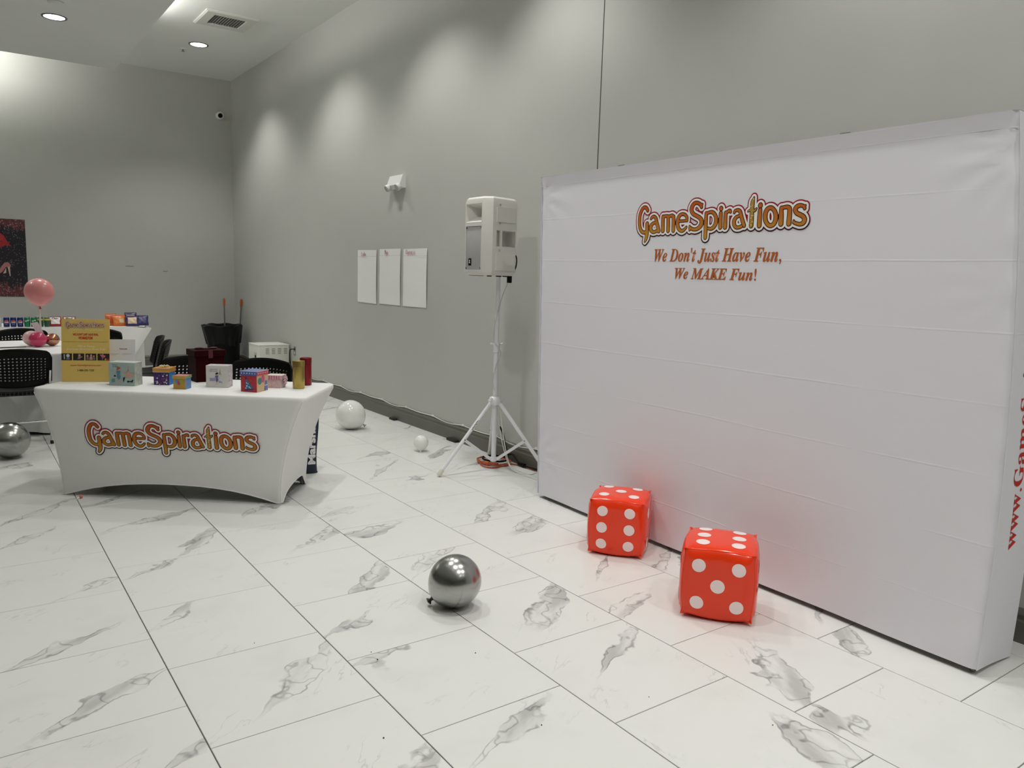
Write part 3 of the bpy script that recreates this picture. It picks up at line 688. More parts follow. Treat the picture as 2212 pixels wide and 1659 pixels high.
# ================================================================== display table in its stretch cover
TRZ = -radians(38.46)
tb = thing('display_table', 'long table in a fitted white stretch cover with an orange logo', 'table', (1.3137, 5.6006, 0), TRZ)
TW, TD, TZ = 1.81, .715, .742
def perim(w, d, r, cx, cy, nc=6, ns=14):
    out = []
    L = rrect(w, d, r, nc); m = nc+1
    for c in range(4):
        arc = L[c*m:(c+1)*m]; nxt = L[((c+1) % 4)*m]
        for p in arc: out.append((p[0]+cx, p[1]+cy, c, 0.0))
        for k in range(1, ns):
            f = k/ns; out.append((arc[-1][0]*(1-f)+nxt[0]*f+cx, arc[-1][1]*(1-f)+nxt[1]*f+cy, c, f))
    return out
PT, PF = perim(TW, TD, .055, 0, 0), perim(1.512, .545, .03, -.047, .027)
def cover(u, v):
    i = int(round(u*len(PT))) % len(PT); a, b = PT[i], PF[i]
    f = a[3]; side = a[2]
    dist = min(f, 1-f)*(TW if side in (0, 2) else TD); c = math.exp(-(dist/.16)**2)
    hem = ((.104) if side in (0, 2) else .115)*(1-abs(2*f-1)**2.3) if f else 0
    z = .712+(hem-.712)*v; tz = (.712-z)/.712
    g = tz*(1-c)+(1-(1-tz)**2.0)*c
    return (a[0]+(b[0]-a[0])*g, a[1]+(b[1]-a[1])*g, max(z, .001))
bm = grid(cover, len(PT), 22, closed_u=True)
rings = []
for z, k in ((.712, 0), (.734, 0), (.7415, .007), (.742, .02)):
    q = perim(TW-2*k, TD-2*k, .055-min(k, .04), 0, 0); rings.append([bm.verts.new((x, y, z)) for x, y, c, f in q])
for A, B in zip(rings, rings[1:]):
    for k in range(len(A)): bm.faces.new((A[k], A[(k+1) % len(A)], B[(k+1) % len(A)], B[k]))
bm.faces.new(rings[-1])
bmesh.ops.remove_doubles(bm, verts=bm.verts[:], dist=.0004)
cv = fin('stretch_cover', bm, M_SPANDEX, tb, ang=50)
for c, idx in enumerate((3, 3+20, 3+40, 3+60)):
    i = [k for k, p in enumerate(PT) if p[2] == c and p[3] == 0][3]
    fin('seam', ntube([Vector(cover(i/len(PT), v/24))+Vector(((-1, 1, 1, -1)[c]*.001, (-1, -1, 1, 1)[c]*.001, 0)) for v in range(25)], .0034, 6), M_SEAM, cv)
fin('hem', ntube([Vector(cover(i/len(PT), 1))+Vector((0, 0, .004)) for i in range(len(PT))], .004, 6, closed=True), M_SEAM, cv)
for x, y in ((-.78, -.22), (.68, -.22), (.68, .275), (-.78, .275)):
    fin('leg', ntube([(x, y, .001), (x, y, .70)], .014, 10), mat('grey_leg_metal', (.2, .2, .2), .4, .8), tb)
fin('tabletop', nbox((0, 0, .725), (TW-.05, TD-.05, .026), .01), mat('table_grey', (.4, .4, .4), .6), tb)
# logo on the front, on the plane that runs from the table edge to the feet
sl = Vector((0, -TD/2, .712)); sb = Vector((0, PF[0][1] if False else -.2455, 0))
yd = (sl-sb).normalized()
o = sb+yd*(.293/yd.z)+Vector((-.905+.322, 0, 0)); zn = Vector((1, 0, 0)).cross(yd)
logo(tb, o+zn*.004, (1, 0, 0), yd)

# ================================================================== inflatable dice
def die(label, loc, rz, S, faces):
    t = thing('inflatable_die', label, 'die', loc, rz, 'inflatable dice')
    RF = [Matrix.Identity(3), Matrix.Rotation(pi/2, 3, 'Z'), Matrix.Rotation(pi, 3, 'Z'), Matrix.Rotation(-pi/2, 3, 'Z'), Matrix.Rotation(-pi/2, 3, 'X'), Matrix.Rotation(pi/2, 3, 'X')]
    KS = .5*S/.84
    def pt(f, a, b, off=0.0):       # face 0 front 1 right 2 back 3 left 4 top 5 bottom; a, b in [-1, 1]
        c = Vector((a, -1, b)); e = max(abs(a), abs(b)); m = abs(a)*abs(b)
        s_ = 1.01-.095*(e**5)-.078*m**2.0+.062*m**9          # faces and seams bulge, the welded corners stay drawn in
        # shallow folds that run out of the corners
        s_ -= .012*math.exp(-((e-.86)/.05)**2)*min(1, m*1.6)**2*(1-m**6)
        return RF[f] @ (c*s_*KS*(1+off/KS))+Vector((0, 0, KS*1.01-.003))
    bm = bmesh.new(); n = 24
    for f in range(6): grid(lambda u, v, f=f: pt(f, (u*2-1), (v*2-1)), n, n, bm=bm)
    bmesh.ops.remove_doubles(bm, verts=bm.verts[:], dist=.0006)
    body = fin('body', bm, M_RED, t, ang=60)
    # welded seams along the twelve edges
    bm = bmesh.new()
    for f, e in ((0, 't'), (0, 'b'), (0, 'l'), (0, 'r'), (2, 't'), (2, 'b'), (2, 'l'), (2, 'r'), (1, 't'), (1, 'b'), (3, 't'), (3, 'b')):
        tube(bm, [pt(f, *((q, 1) if e == 't' else (q, -1) if e == 'b' else (-1, q) if e == 'l' else (1, q)), .0) for q in [i/16*2-1 for i in range(17)]], .0022, 6)
    fin('seam', bm, M_RED, t)
    LAY = {1: [(0, 0)], 2: [(-1, 1), (1, -1)], 3: [(-1, 1), (0, 0), (1, -1)], 4: [(-1, 1), (1, 1), (-1, -1), (1, -1)], 5: [(-1, 1), (1, 1), (0, 0), (-1, -1), (1, -1)], 6: [(-1, 1), (-1, 0), (-1, -1), (1, 1), (1, 0), (1, -1)]}
    for f, n_ in enumerate(faces):
        for sx, sy in LAY[n_]:
            sx, sy = (sx*.50, sy*.50) if n_ != 6 else (sx*.45, sy*.56)
            R = .18
            bm = bmesh.new(); c = bm.verts.new(pt(f, sx, sy, .0012)); prev = None; RG = []
            for q in (.5, 1):
                RG.append([bm.verts.new(pt(f, sx+R*q*cos(2*pi*k/20), sy+R*q*sin(2*pi*k/20), .0012)) for k in range(20)])
            for k in range(20):
                bm.faces.new((c, RG[0][k], RG[0][(k+1) % 20])); bm.faces.new((RG[0][k], RG[1][k], RG[1][(k+1) % 20], RG[0][(k+1) % 20]))
            fin('pip', bm, M_PIP, t)
    return t
die('orange-red inflatable die with six pips in front, leaning near the display wall', (3.088, 3.168, 0), radians(-52), .285, (6, 4, 1, 3, 5, 2))
die('orange-red inflatable die with five pips in front, nearer the camera', (2.915, 2.298, 0), radians(-53), .298, (5, 3, 2, 4, 6, 1))

# ================================================================== balloons on the floor
def balloon(name, label, cen, R, m, tilt, az, group=None, parent=None, stretch=1.08, knot=None):
    t = thing(name, label, 'balloon', cen, 0, group) if parent is None else parent
    prof = []
    for k in range(29):
        a = pi*k/28
        r = R*sin(a)**.96; z = R*stretch*cos(a)
        if a > pi*.62:                                # tapers to the neck
            q = (a-pi*.62)/(pi*.38); z -= R*.10*q*q; r *= 1-.10*q
        prof.append((max(r, 0), z))
    prof[0] = (0, prof[0][1]); prof[-1] = (.006, prof[-1][1])
    mt = Matrix.Rotation(az, 4, 'Z') @ Matrix.Rotation(tilt, 4, 'Y')
    off = Matrix.Translation(Vector(cen)) @ mt if parent is not None else mt
    b = fin('skin' if parent is None else name, nlathe(prof, 36, mtx=off), m, t)
    zb = prof[-1][1]
    kn = nlathe([(.005, zb+.004), (.009, zb-.004), (.006, zb-.010), (.016, zb-.020), (.013, zb-.024), (0, zb-.016)], 12, mtx=off, wob=lambda i, k: .18*sin(k*2.4) if i > 2 else 0)
    fin('knot', kn, knot or m, b if parent is not None else t)
    return t
M_KNOT = mat('dark_knot', (.06, .06, .055), .5)
balloon('silver_balloon', 'shiny silver balloon resting on the marble floor in the middle foreground', (1.852, 2.978, .125), .123, M_SILV, radians(49.5), radians(-35.8), 'floor balloons', stretch=1.02, knot=M_KNOT)
balloon('silver_balloon', 'big silver balloon on the floor at the left, under the black chair', (.312, 7.225, .146), .143, M_SILV, radians(100), radians(40), 'floor balloons', stretch=1.02)
balloon('white_balloon', 'larger white balloon on the floor beside the display table', (3.164, 7.111, .145), .145, M_WBAL, radians(53), radians(144), 'floor balloons', stretch=1.0, knot=mat('knot_grey', (.3, .3, .28), .5))
balloon('white_balloon', 'small white balloon on the floor near the tripod stand', (3.298, 5.915, .078), .064, M_WBAL, radians(22), radians(56), 'floor balloons', stretch=1.05)

# ================================================================== loudspeaker on its tripod
SPX, SPY = 3.477, 5.042
st = thing('speaker_stand', 'white tripod stand carrying the loudspeaker', 'stand', (SPX, SPY, 0))
fin('pole', ntube([(0, 0, .075), (0, 0, .98)], .0195, 20), M_WMET, st)
fin('extension_pole', ntube([(0, 0, .95), (0, 0, 1.56)], .0165, 20), M_WMET, st)
cl = fin('collar', nlathe([(.0205, .955), (.026, .958), (.026, 1.02), (.0235, 1.032), (.018, 1.034)], 20), M_WMET, st)
for s in (-1, 1): fin('knob', ntube([(s*.024, -.012*s, 1.02), (s*.045, -.02*s, 1.026)], [.006, .009], 10), M_WMET, cl)
hb = fin('hub', nlathe([(.021, .535), (.044, .54), (.052, .56), (.046, .585), (.030, .603), (.021, .605)], 3*8), M_WMET, st)
fin('lower_hub', nlathe([(.020, .076), (.026, .078), (.026, .11), (.020, .113)], 18), M_WMET, st)
fin('knob', ntube([(-.045, -.02, .585), (-.062, -.03, .602)], [.007, .011], 10), M_WMET, hb)
feet = [(-.485, .035), (.243, .418), (.243, -.422)]
for fx, fy in feet:
    d = Vector((fx, fy, 0)); dn = d.normalized()
    top = dn*.040+Vector((0, 0, .556)); bot = d+Vector((0, 0, .016))
    lg = fin('leg', ntube([top, bot], .0145, 14), M_WMET, st)
    q = top+(bot-top)*.93
    fin('rubber_foot', ntube([q, bot, bot+(bot-top).normalized()*.006], [.0175, .019, .016], 14), mat('yellowed_rubber', (.66, .66, .55), .6), lg)
    mid = top+(bot-top)*.52; low = dn*.026+Vector((0, 0, .095))
    sd = dn.cross(Vector((0, 0, 1)))
    bm = bmesh.new(); ax = (mid-low); nn = ax.normalized().cross(sd)
    V = [[bm.verts.new(p+sd*a*.004+nn*b*.0115) for a, b in ((-1, -1), (1, -1), (1, 1), (-1, 1))] for p in (low, mid)]
    for k in range(4): bm.faces.new((V[0][k], V[0][(k+1) % 4], V[1][(k+1) % 4], V[1][k]))
    bm.faces.new(V[0]); bm.faces.new(V[1][::-1])
    br = fin('brace', bm, M_WMET, st, smooth=False)
    fin('bolt', ntube([mid-sd*.018, mid+sd*.018], .0055, 10), mat('bolt_steel', (.3, .3, .3), .4, .9), br)
    hbk = fin('leg_bracket', ntube([dn*.036+Vector((0, 0, .566))-sd*.022, dn*.036+Vector((0, 0, .566))+sd*.022], .0165, 12), M_WMET, st)
s0, s1 = Vector((-.04, .003, .556)), Vector((-.485, .035, .016))
dl = (s1-s0); c0 = s0+dl*.25; pl = [(0, 0), (.03, .004), (.03, -.006), (.055, .005), (.06, -.004), (.085, .003), (.09, -.007), (.10, 0)]
bm = bmesh.new(); dn = dl.normalized(); side_ = Vector((-.35, -.9, .1)).normalized()
wv = dn.cross(side_).normalized()
tube(bm, [c0+dn*a*.9+wv*b*.8+side_*.0148 for a, b in pl], .0022, 5)
fin('sticker', bm, M_INK_K, st)

sp = thing('loudspeaker', 'cream white loudspeaker with a horn and grey grille on the tripod stand', 'loudspeaker', (SPX-.033, SPY+.022, 1.556))
HS = .585
plan = [(-.19, -.115), (-.19, .125), (-.135, .18), (.13, .11), (.13, -.11), (-.135, -.175)]
def ring(z, k):
    return [(x*k-(1-k)*.02, y*k, z) for x, y in plan]
bm = bmesh.new()
levels = [(0, .86), (.012, .955), (.03, 1.0), (HS-.045, 1.0), (HS-.014, .955), (HS, .86)]
Rg = [[bm.verts.new(p) for p in ring(z, k)] for z, k in levels]
for li, (A, B) in enumerate(zip(Rg, Rg[1:])):
    for k in range(6):
        if li == 2 and k in (0, 5-0*1) and False: continue
        if li == 2 and k in (0, 5, 4): continue
        bm.faces.new((A[k], A[(k+1) % 6], B[(k+1) % 6], B[k]))
bm.faces.new(Rg[0]); bm.faces.new(Rg[-1][::-1])
z0, z1 = .03, HS-.045; zm = .385
# front face (edge 0): grille below, horn above
F = lambda y, z: (-.19, y, z)
hole_face(bm, [F(-.115, z0), F(.125, z0), F(.125, zm), F(-.115, zm)], [F(-.100, .04), F(.115, .04), F(.115, zm-.018), F(-.100, zm-.018)], (.012, 0, 0))
hole_face(bm, [F(-.115, zm), F(.125, zm), F(.125, z1), F(-.115, z1)], [F(-.102, zm+.012), F(.117, zm+.012), F(.117, z1-.006), F(-.102, z1-.006)], (.10, 0, .012), .30)
# right side, edge 4 (back-right to chamfer) faces the camera: carrying-handle recess
a, b = Vector((.13, -.11, 0)), Vector((-.135, -.175, 0))
def Sd(f, z): p = a+(b-a)*f; return (p.x, p.y, z)
nin = Vector((0, 1, 0))
hole_face(bm, [Sd(0, z0), Sd(1, z0), Sd(1, .205), Sd(0, .205)], [Sd(.06, z0+.01), Sd(.86, z0+.01), Sd(.86, .165), Sd(.06, .165)], nin*-.009, 1)
hole_face(bm, [Sd(0, .205), Sd(1, .205), Sd(1, .375), Sd(0, .375)], [Sd(.05, .218), Sd(.84, .218), Sd(.84, .338), Sd(.05, .338)], nin*.10, .86)
hole_face(bm, [Sd(0, .375), Sd(1, .375), Sd(1, z1), Sd(0, z1)], [Sd(.06, .40), Sd(.86, .40), Sd(.86, z1-.03), Sd(.06, z1-.03)], nin*-.009, 1)
bm.faces.new([bm.verts.new(p) for p in ((-.135, -.175, z0), (-.19, -.115, z0), (-.19, -.115, z1), (-.135, -.175, z1))])
bmesh.ops.remove_doubles(bm, verts=bm.verts[:], dist=.0005)
body = fin('cabinet', bm, M_WPL, sp, ang=32)
bm = bmesh.new(); box(bm, (-.1815, .0075, .2035), (.008, .212, .325), .004)
gr = fin('grille', bm, mat('grille_grey', (.44, .435, .43), .5, .1, noise=.12, nscale=400), sp)
fin('badge', nbox((-.187, .055, .098), (.004, .04, .055), .002), M_BPL, gr)
bm = bmesh.new(); poly(bm, [(-.008, .014), (.010, .016), (.004, .002), (.011, -.010), (-.010, -.006), (-.002, .003)], (-.1895, .055, .098), (0, -1, 0), (0, 0, 1)); fin('badge_mark', bm, M_INK_W, gr, smooth=False)
for y in (-.092, .107):
    for z in (.052, .355): fin('screw', nlathe([(0, 0), (.005, 0), (.005, .003), (0, .004)], 8, mtx=Matrix.Translation((-.1853, y, z)) @ Matrix.Rotation(-pi/2, 4, 'Y')), M_BPL, gr)
p0, p1 = Vector(Sd(.64, .216))+nin*.012, Vector(Sd(.64, .34))+nin*.012
fin('handle', ntube([p0, p1], .0135, 12), M_WPL, sp)
for z in (.060, .19, .39, HS-.06):
    q = Vector(Sd(.72, z))+Vector((0, -.001, 0))
    fin('bolt_cap', nlathe([(0, 0), (.009, 0), (.008, .003), (.004, .001), (0, .001)], 12, mtx=Matrix.Translation(q) @ Matrix.Rotation(pi/2, 4, 'X')), mat('cap_grey', (.42, .41, .38), .5), sp)
for x, y, w in ((-.10, -.09, .03), (-.02, -.10, .04), (.075, -.06, .05)): fin('rubber_pad', nbox((x, y, -.003), (w, .02, .012)), M_RUB, sp)
fin('label_plate', nbox((-.14, .03, -.002), (.05, .13, .01)), mat('plate_beige', (.45, .42, .38), .5), sp)

# cables of the loudspeaker
t = thing('power_adapter_cable', 'black plug hanging below the loudspeaker with a grey cord down the pole', 'cable', (SPX, SPY, 0))
pr = Vector((.811, -.585, 0))      # towards the right as seen from the hall
W3 = lambda d, z, f=0: tuple(pr*d+Vector((-.58*f, -.81*f, z)))
fin('black_cord', ntube(catmull([W3(.115, 1.735), W3(.135, 1.70, .02), W3(.137, 1.65, .02), W3(.125, 1.60, .01), W3(.105, 1.565, .01)], 5), .0045, 8), M_BPL, t)
fin('plug', nbox(W3(.085, 1.535), (.032, .03, .066), .006), M_BPL, t)
fin('grey_cord', ntube(catmull([W3(.075, 1.50, .01), W3(.035, 1.40, .02), W3(.0, 1.26, .03), W3(-.022, 1.15, .025), W3(-.024, 1.05, .03), W3(.025, .99, .035), W3(.032, .94, .03), W3(.0, .85, .03), W3(-.022, .74, .03), W3(-.01, .66, .04)], 5), .0032, 7), mat('pale_grey_cord', (.52, .52, .51), .5), t)
M_WCORD = mat('white_cord', (.72, .72, .66), .5)
def wcord(label, pts, r=.0038, m=M_WCORD, name='white_cable', n=6):
    return tag(fin(name, ntube(catmull(pts, n), r, 8), m), label, 'cable')
wcord('white cable looping from the tripod pole to the floor by the display wall', [(3.515, 5.02, .50), (3.52, 5.0, .38), (3.535, 4.98, .24), (3.56, 4.96, .10), (3.58, 4.92, .025), (3.60, 4.83, .004), (3.60, 4.72, .004), (3.60, 4.60, .004), (3.62, 4.45, .004), (3.66, 4.25, .004)])
wcord('second white cable from the tripod pole, curling back to the wall', [(3.515, 5.055, .44), (3.535, 5.04, .30), (3.56, 5.02, .17), (3.585, 4.99, .06), (3.60, 4.93, .006), (3.615, 4.84, .004), (3.66, 4.78, .004), (3.73, 4.80, .004), (3.765, 4.78, .004), (3.77, 4.6, .004)])
M_OCORD = mat('orange_cord', (.46, .085, .03), .45)
oc = thing('extension_cord', 'orange extension cord coiled on the floor under the tripod', 'cable', (3.60, 5.25, 0))
cpts = []
for k in range(40):
    a = k/40*2*pi*2.4+2.2; rr = .135+.012*sin(a*1.7)
    cpts.append((.03+rr*cos(a)*.9, .01+rr*sin(a)*1.1, .006+.008*(k/40)+.006*(1+sin(a*2.3))))
fin('coil', ntube(catmull(cpts, 3), .0055, 8), M_OCORD, oc)
fin('loose_end', ntube(catmull([cpts[-1], (-.09, .02, .012), (-.13, -.08, .006), (-.09, -.155, .006), (-.02, -.155, .006), (.07, -.13, .006), (.12, -.13, .007), (.15, -.2, .007), (.165, -.32, .007), (.17, -.46, .006), (.165, -.7, .006)], 5), .0055, 8), M_OCORD, oc)
fin('connector', nbox((-.075, -.045, .018), (.032, .055, .032), .008), mat('orange_plug', (.55, .13, .03), .4), oc)
bc = thing('black_cable', 'black cable coil lying inside the orange cord by the wall', 'cable', (3.63, 5.27, 0))
fin('coil', ntube(catmull([(.10*cos(k/24*4*pi)+.02, .12*sin(k/24*4*pi), .026+.010*(k/24)) for k in range(25)], 3), .0055, 8), M_BPL, bc)
fin('loose_end', ntube(catmull([(.12, 0, .036), (.14, -.08, .07), (.13, -.18, .030), (.11, -.28, .020), (.13, -.42, .018), (.145, -.60, .018), (.145, -.85, .018)], 5), .0065, 8), M_BPL, bc)
fin('strap', ntube(catmull([(.135, -.02, .03), (.15, .04, .12), (.15, .08, .22), (.145, .12, .27)], 5), .008, 6), M_BPL, bc)
fin('connector', nbox((.115, -.25, .022), (.03, .09, .026), .006), M_BPL, bc)

# white wire clipped along the top of the skirting
lw = thing('wall_wire', 'thin white wire clipped along the top of the right skirting', 'wire', (WX-.012, 0, 0))
ws = []
y = 4.35; clips = []
seg = .56
k = 0
while y < 12.9:
    clips.append(y)
    for f in range(6):
        yy = y+seg*f/6; ws.append((0, yy, .171-.030*sin(pi*f/6)*(1 if k % 2 else .45)*(.8 if yy > 6 else 1)))
    y += seg; k += 1
fin('cord', ntube(ws, .0042, 6), M_WCORD, lw)
for y in clips: fin('clip', nbox((.004, y, .171), (.016, .016, .018), .003), M_WHITE, lw)
for y, k in ((7.37, 'far'), (6.15, 'near')):
    tag(fin('black_clip', nbox((WX-.045, y, .012), (.045, .11 if k == 'far' else .16, .024), .004), M_RUB), 'flat black rubber scrap on the floor at the skirting, the %s one' % ('farther' if k == 'far' else 'nearer'), 'scrap')

# ================================================================== things on the display table
TOP = .742
def Tpos(u, v): return (.783*u+.622*v, -.622*u+.783*v)
def printed_box(name, label, cat, loc, rz, w, d, h, mf, ms, mtop=None, lid=None, group=None, over=.004):
    """box with front at local y = -d/2; lid = (height, material front, material side, material top)"""
    t = thing(name, label, cat, loc, rz, group)
    bm = bmesh.new(); hb = h if not lid else h-.006
    vs = box(bm, (0, 0, hb/2+.0005), (w, d, hb), .0015, 1)
    bmesh.ops.recalc_face_normals(bm, faces=bm.faces[:])
    for f in bm.faces: f.material_index = 0 if f.normal.y < -.7 else 2 if f.normal.z > .7 else 1
    fin('body', bm, [mf, ms, mtop or ms], t, smooth=False)
    if lid:
        lh, lf, ls, lt = lid; bm = bmesh.new()
        box(bm, (0, 0, h-lh/2), (w+2*over, d+2*over, lh), .0015, 1); bmesh.ops.recalc_face_normals(bm, faces=bm.faces[:])
        for f in bm.faces: f.material_index = 0 if f.normal.y < -.7 else 2 if f.normal.z > .7 else 1
        fin('lid', bm, [lf, ls, lt], t, smooth=False)
    return t
C = lambda n, *c, r=.55: mat(n, c, r)
# --- yellow sign board
t = thing('sign_board', 'yellow sign board with printed lettering propped at the left of the table', 'sign', (.724, 6.035, TOP), radians(-23))
SW, SH, TH = .304, .432, radians(7)
RX = Matrix.Rotation(-TH, 4, 'X')
bm = bmesh.new(); box(bm, (0, 0, SH/2+.001), (SW, .006, SH), .001, 1, mtx=None); bmesh.ops.transform(bm, matrix=RX, verts=bm.verts[:]); bmesh.ops.translate(bm, vec=(0, 0, .0005), verts=bm.verts[:])
M_YEL = C('sign_yellow', .66, .465, .125, r=.5)
fin('board', bm, M_YEL, t, smooth=False)
fin('prop', ntube([(0, .05, .30), (0, .15, .006)], .006, 6), C('card_grey', .4, .4, .38), t)
sx, sz = Vector((1, 0, 0)), (RX @ Vector((0, 0, 1, 0))).to_3d(); sn = Vector(sx).cross(sz)
def S_(x, f, d=.0036): return sz*(SH*f)+sx*x+sn*d
logo(t, S_(-.128, .838, .0042), sx, sz, .213)
K_CR = C('cream_print', .78, .68, .40); K_BR = C('brown_print', .22, .10, .02)
text('lettering', 'A Customized Traveling Game Show', K_CR, t, S_(.003, .832), sx, sz, .215, .013)
text('lettering', "WE DON'T JUST HAVE FUN,", M_INK_R, t, S_(0, .752), sx, sz, .162, .021, bold=.05)
text('lettering', "WE MAKE FUN!", M_INK_R, t, S_(0, .702), sx, sz, .090, .021, bold=.05)
text('lettering', "GameSpirations is a game where the crowd wins together", K_BR, t, S_(0, .640), sx, sz, .285, .0075)
text('lettering', serif("Old or Young,"), K_CR, t, S_(.006, .568), sx, sz, .108, .018)
text('lettering', serif("Everyone Deserves Some Fun!"), K_CR, t, S_(.004, .520), sx, sz, .245, .018)
text('lettering', "www.GameSpirations.com", M_INK_R, t, S_(0, .262), sx, sz, .196, .017, bold=.012)
bm = bmesh.new(); plate(bm, S_(-.098, .241), sx*.196, sz*.0022); fin('rule', bm, K_CR, t, smooth=False)
text('lettering', serif("1-888-265-7133"), M_INK_K, t, S_(0, .185), sx, sz, .105, .013, bold=.01)
M_PH = C('photo_black', .016, .010, .010); SK = C('photo_skin', .52, .27, .19); LT = C('photo_light', .55, .58, .55); PK = C('photo_pink', .55, .14, .20); GR = C('photo_grey', .16, .15, .17)
for i, x in enumerate((-.152, -.079, -.0015, .0745)):
    w = (.066, .070, .069, .0765)[i]
    bm = bmesh.new(); plate(bm, S_(x, .345), sx*w, sz*.047); ph = fin('photo', bm, M_PH, t, smooth=False)
    o = S_(x, .345, .0041)
    if i == 0: A = [(LT, [ell(.041, .032, .011, .011), [(.016, .008), (.022, .008), (.021, .030), (.015, .030)], ell(.018, .036, .004, .005)]), (GR, [[(.030, .004), (.052, .004), (.050, .022), (.033, .022)]])]
    elif i == 1: A = [(SK, [ell(.040, .034, .008, .009), [(.034, .012), (.058, .022), (.058, .027), (.034, .022)]]), (GR, [[(.026, .008), (.046, .008), (.044, .026), (.032, .026)]])]
    elif i == 2: A = [(SK, [ell(.013, .030, .006, .008), ell(.036, .034, .006, .009), ell(.053, .028, .005, .007), [(.025, .004), (.046, .004), (.043, .026), (.028, .026)]]), (GR, [[(.006, .004), (.022, .004), (.020, .022), (.008, .022)], [(.048, .004), (.062, .004), (.060, .020), (.048, .020)]])]
    else: A = [(PK, [[(.028, .020), (.046, .020), (.052, .034), (.040, .036), (.018, .042), (.016, .038)]]), (SK, [ell(.034, .040, .004, .005)]), (GR, [[(.028, .004), (.033, .004), (.038, .018), (.030, .020)]]), (M_INK_R, [[(.058, .003), (.076, .003), (.076, .012), (.058, .012)]]), (M_YEL, [[(.047, .003), (.055, .003), (.055, .013), (.047, .013)]])]
    for m_, L_ in A: shapes('figure', m_, ph, o, sx, sz, L_)
# --- leaflet in a clear stand
t = thing('leaflet_stand', 'white printed leaflet in a clear stand behind the yellow sign and teal box', 'leaflet', (*Vector((.927, 6.035)), TOP), radians(-24))
RX = Matrix.Rotation(-radians(9), 4, 'X'); lz = (RX @ Vector((0, 0, 1, 0))).to_3d(); lx = Vector((1, 0, 0)); ln = lx.cross(lz)
bm = bmesh.new(); box(bm, (0, .0015, .150), (.216, .0012, .280)); bmesh.ops.transform(bm, matrix=RX, verts=bm.verts[:]); fin('leaflet', bm, C('leaflet_white', .70, .69, .70), t, smooth=False)
ac = bpy.data.materials.new('clear_acrylic'); ac.use_nodes = True; b_ = ac.node_tree.nodes['Principled BSDF']; b_.inputs['Transmission Weight'].default_value = 1; b_.inputs['Roughness'].default_value = .02; b_.inputs['IOR'].default_value = 1.2
bm = bmesh.new(); box(bm, (0, .045, .0025), (.222, .09, .003)); fin('stand_foot', bm, ac, t, smooth=False)
L_ = lambda x, z, d=.0012: lz*z+lx*x+ln*d
text('lettering', 'Testimonies', C('dim_red_print', .30, .07, .08), t, L_(.030, .224), lx, lz, .052, .009, bold=.03)
bm = bmesh.new(); plate(bm, L_(.000, .187), lx*-.055, lz*.0016); plate(bm, L_(.022, .187), lx*.066, lz*.0018); fin('rule', bm, C('grey_print', .32, .32, .35), t, smooth=False)
bm = bmesh.new(); plate(bm, L_(-.012, .178), lx*-.035, lz*.0014); fin('rule', bm, C('pink_print', .55, .30, .34), t, smooth=False)
# --- teal keepsake box with a strolling lady
def box_front(t, w, d, h): return (lambda x, z, k=0: (x, -d/2-.0006-k*.0004, z))
def lady(t, O, s, dress, hair, ctr):
    x0, z0 = ctr; X, Z = Vector((1, 0, 0)), Vector((0, 0, 1))
    P = lambda pts: [[(x0+x*s, z0+z*s) for x, z in p] for p in pts]
    o = lambda k: O(0, 0, k)
    shapes('print_skin', C('print_skin', .55, .38, .30), t, o(1), X, Z, P([ell(0, .76, .055, .075), [(-.05, .26), (.0, .26), (-.015, .03), (-.04, .03)], [(.0, .26), (.06, .28), (.03, .03), (.012, .03)], [(.10, .66), (.13, .64), (.20, .42), (.17, .42)], [(-.12, .62), (-.09, .64), (-.13, .42), (-.16, .44)]]))
    shapes('print_dress', dress, t, o(2), X, Z, P([[(-.11, .68), (.11, .70), (.10, .58), (.06, .52), (.12, .40), (.08, .26), (-.02, .22), (-.08, .30), (-.09, .42), (-.05, .52), (-.12, .60)]]))
    shapes('print_hair', hair, t, o(3), X, Z, P([ell(.02, .84, .10, .06), ell(-.04, .79, .055, .05)]))
    return P, o, X, Z
M_TEALB = mat('teal_box_print', (.36, .45, .43), .5, noise=.10, nscale=14)
t = printed_box('keepsake_box', 'pale teal box printed with a strolling lady and dog, left on the table', 'gift box', (.936, 5.793, TOP), radians(-36), .176, .105, .158, M_TEALB, mat('teal_box_side', (.40, .42, .36), .5, noise=.22, nscale=30), C('teal_lid', .50, .56, .53), group='gift boxes on the display table')
O = box_front(t, .176, .105, .158)
P, o, X, Z = lady(t, O, .125, C('print_blue', .09, .24, .32), C('print_coral', .50, .10, .07), (-.022, .014))
shapes('print_tower', C('print_dusty_rose', .50, .33, .26), t, o(1), X, Z, P([[(.33, .45), (.38, .35), (.60, .33), (.86, .44), (.88, .54), (.74, .60), (.60, .64), (.57, .98), (.545, .98), (.51, .64), (.44, .56), (.36, .70), (.30, .64)]]))
shapes('print_dark', M_INK_K, t, o(4), X, Z, P([[(.24, .34), (.36, .35), (.26, .06)], [(.44, .13), (.50, .20), (.52, .16), (.68, .16), (.74, .24), (.80, .22), (.76, .14), (.74, .06), (.70, .10), (.54, .10), (.50, .06)], [(-.26, .46), (-.15, .46), (-.14, .38), (-.24, .38)]]))
shapes('print_bag', C('print_teal', .12, .28, .28), t, o(1), X, Z, P([[(-.40, .06), (-.20, .08), (-.20, .28), (-.38, .25)]]))
text('lettering', 'Rose in', M_INK_K, t, O(-.046, .142, 1), X, Z, .032, .009)
text('lettering', 'the World', M_INK_K, t, O(-.042, .129, 1), X, Z, .038, .009)
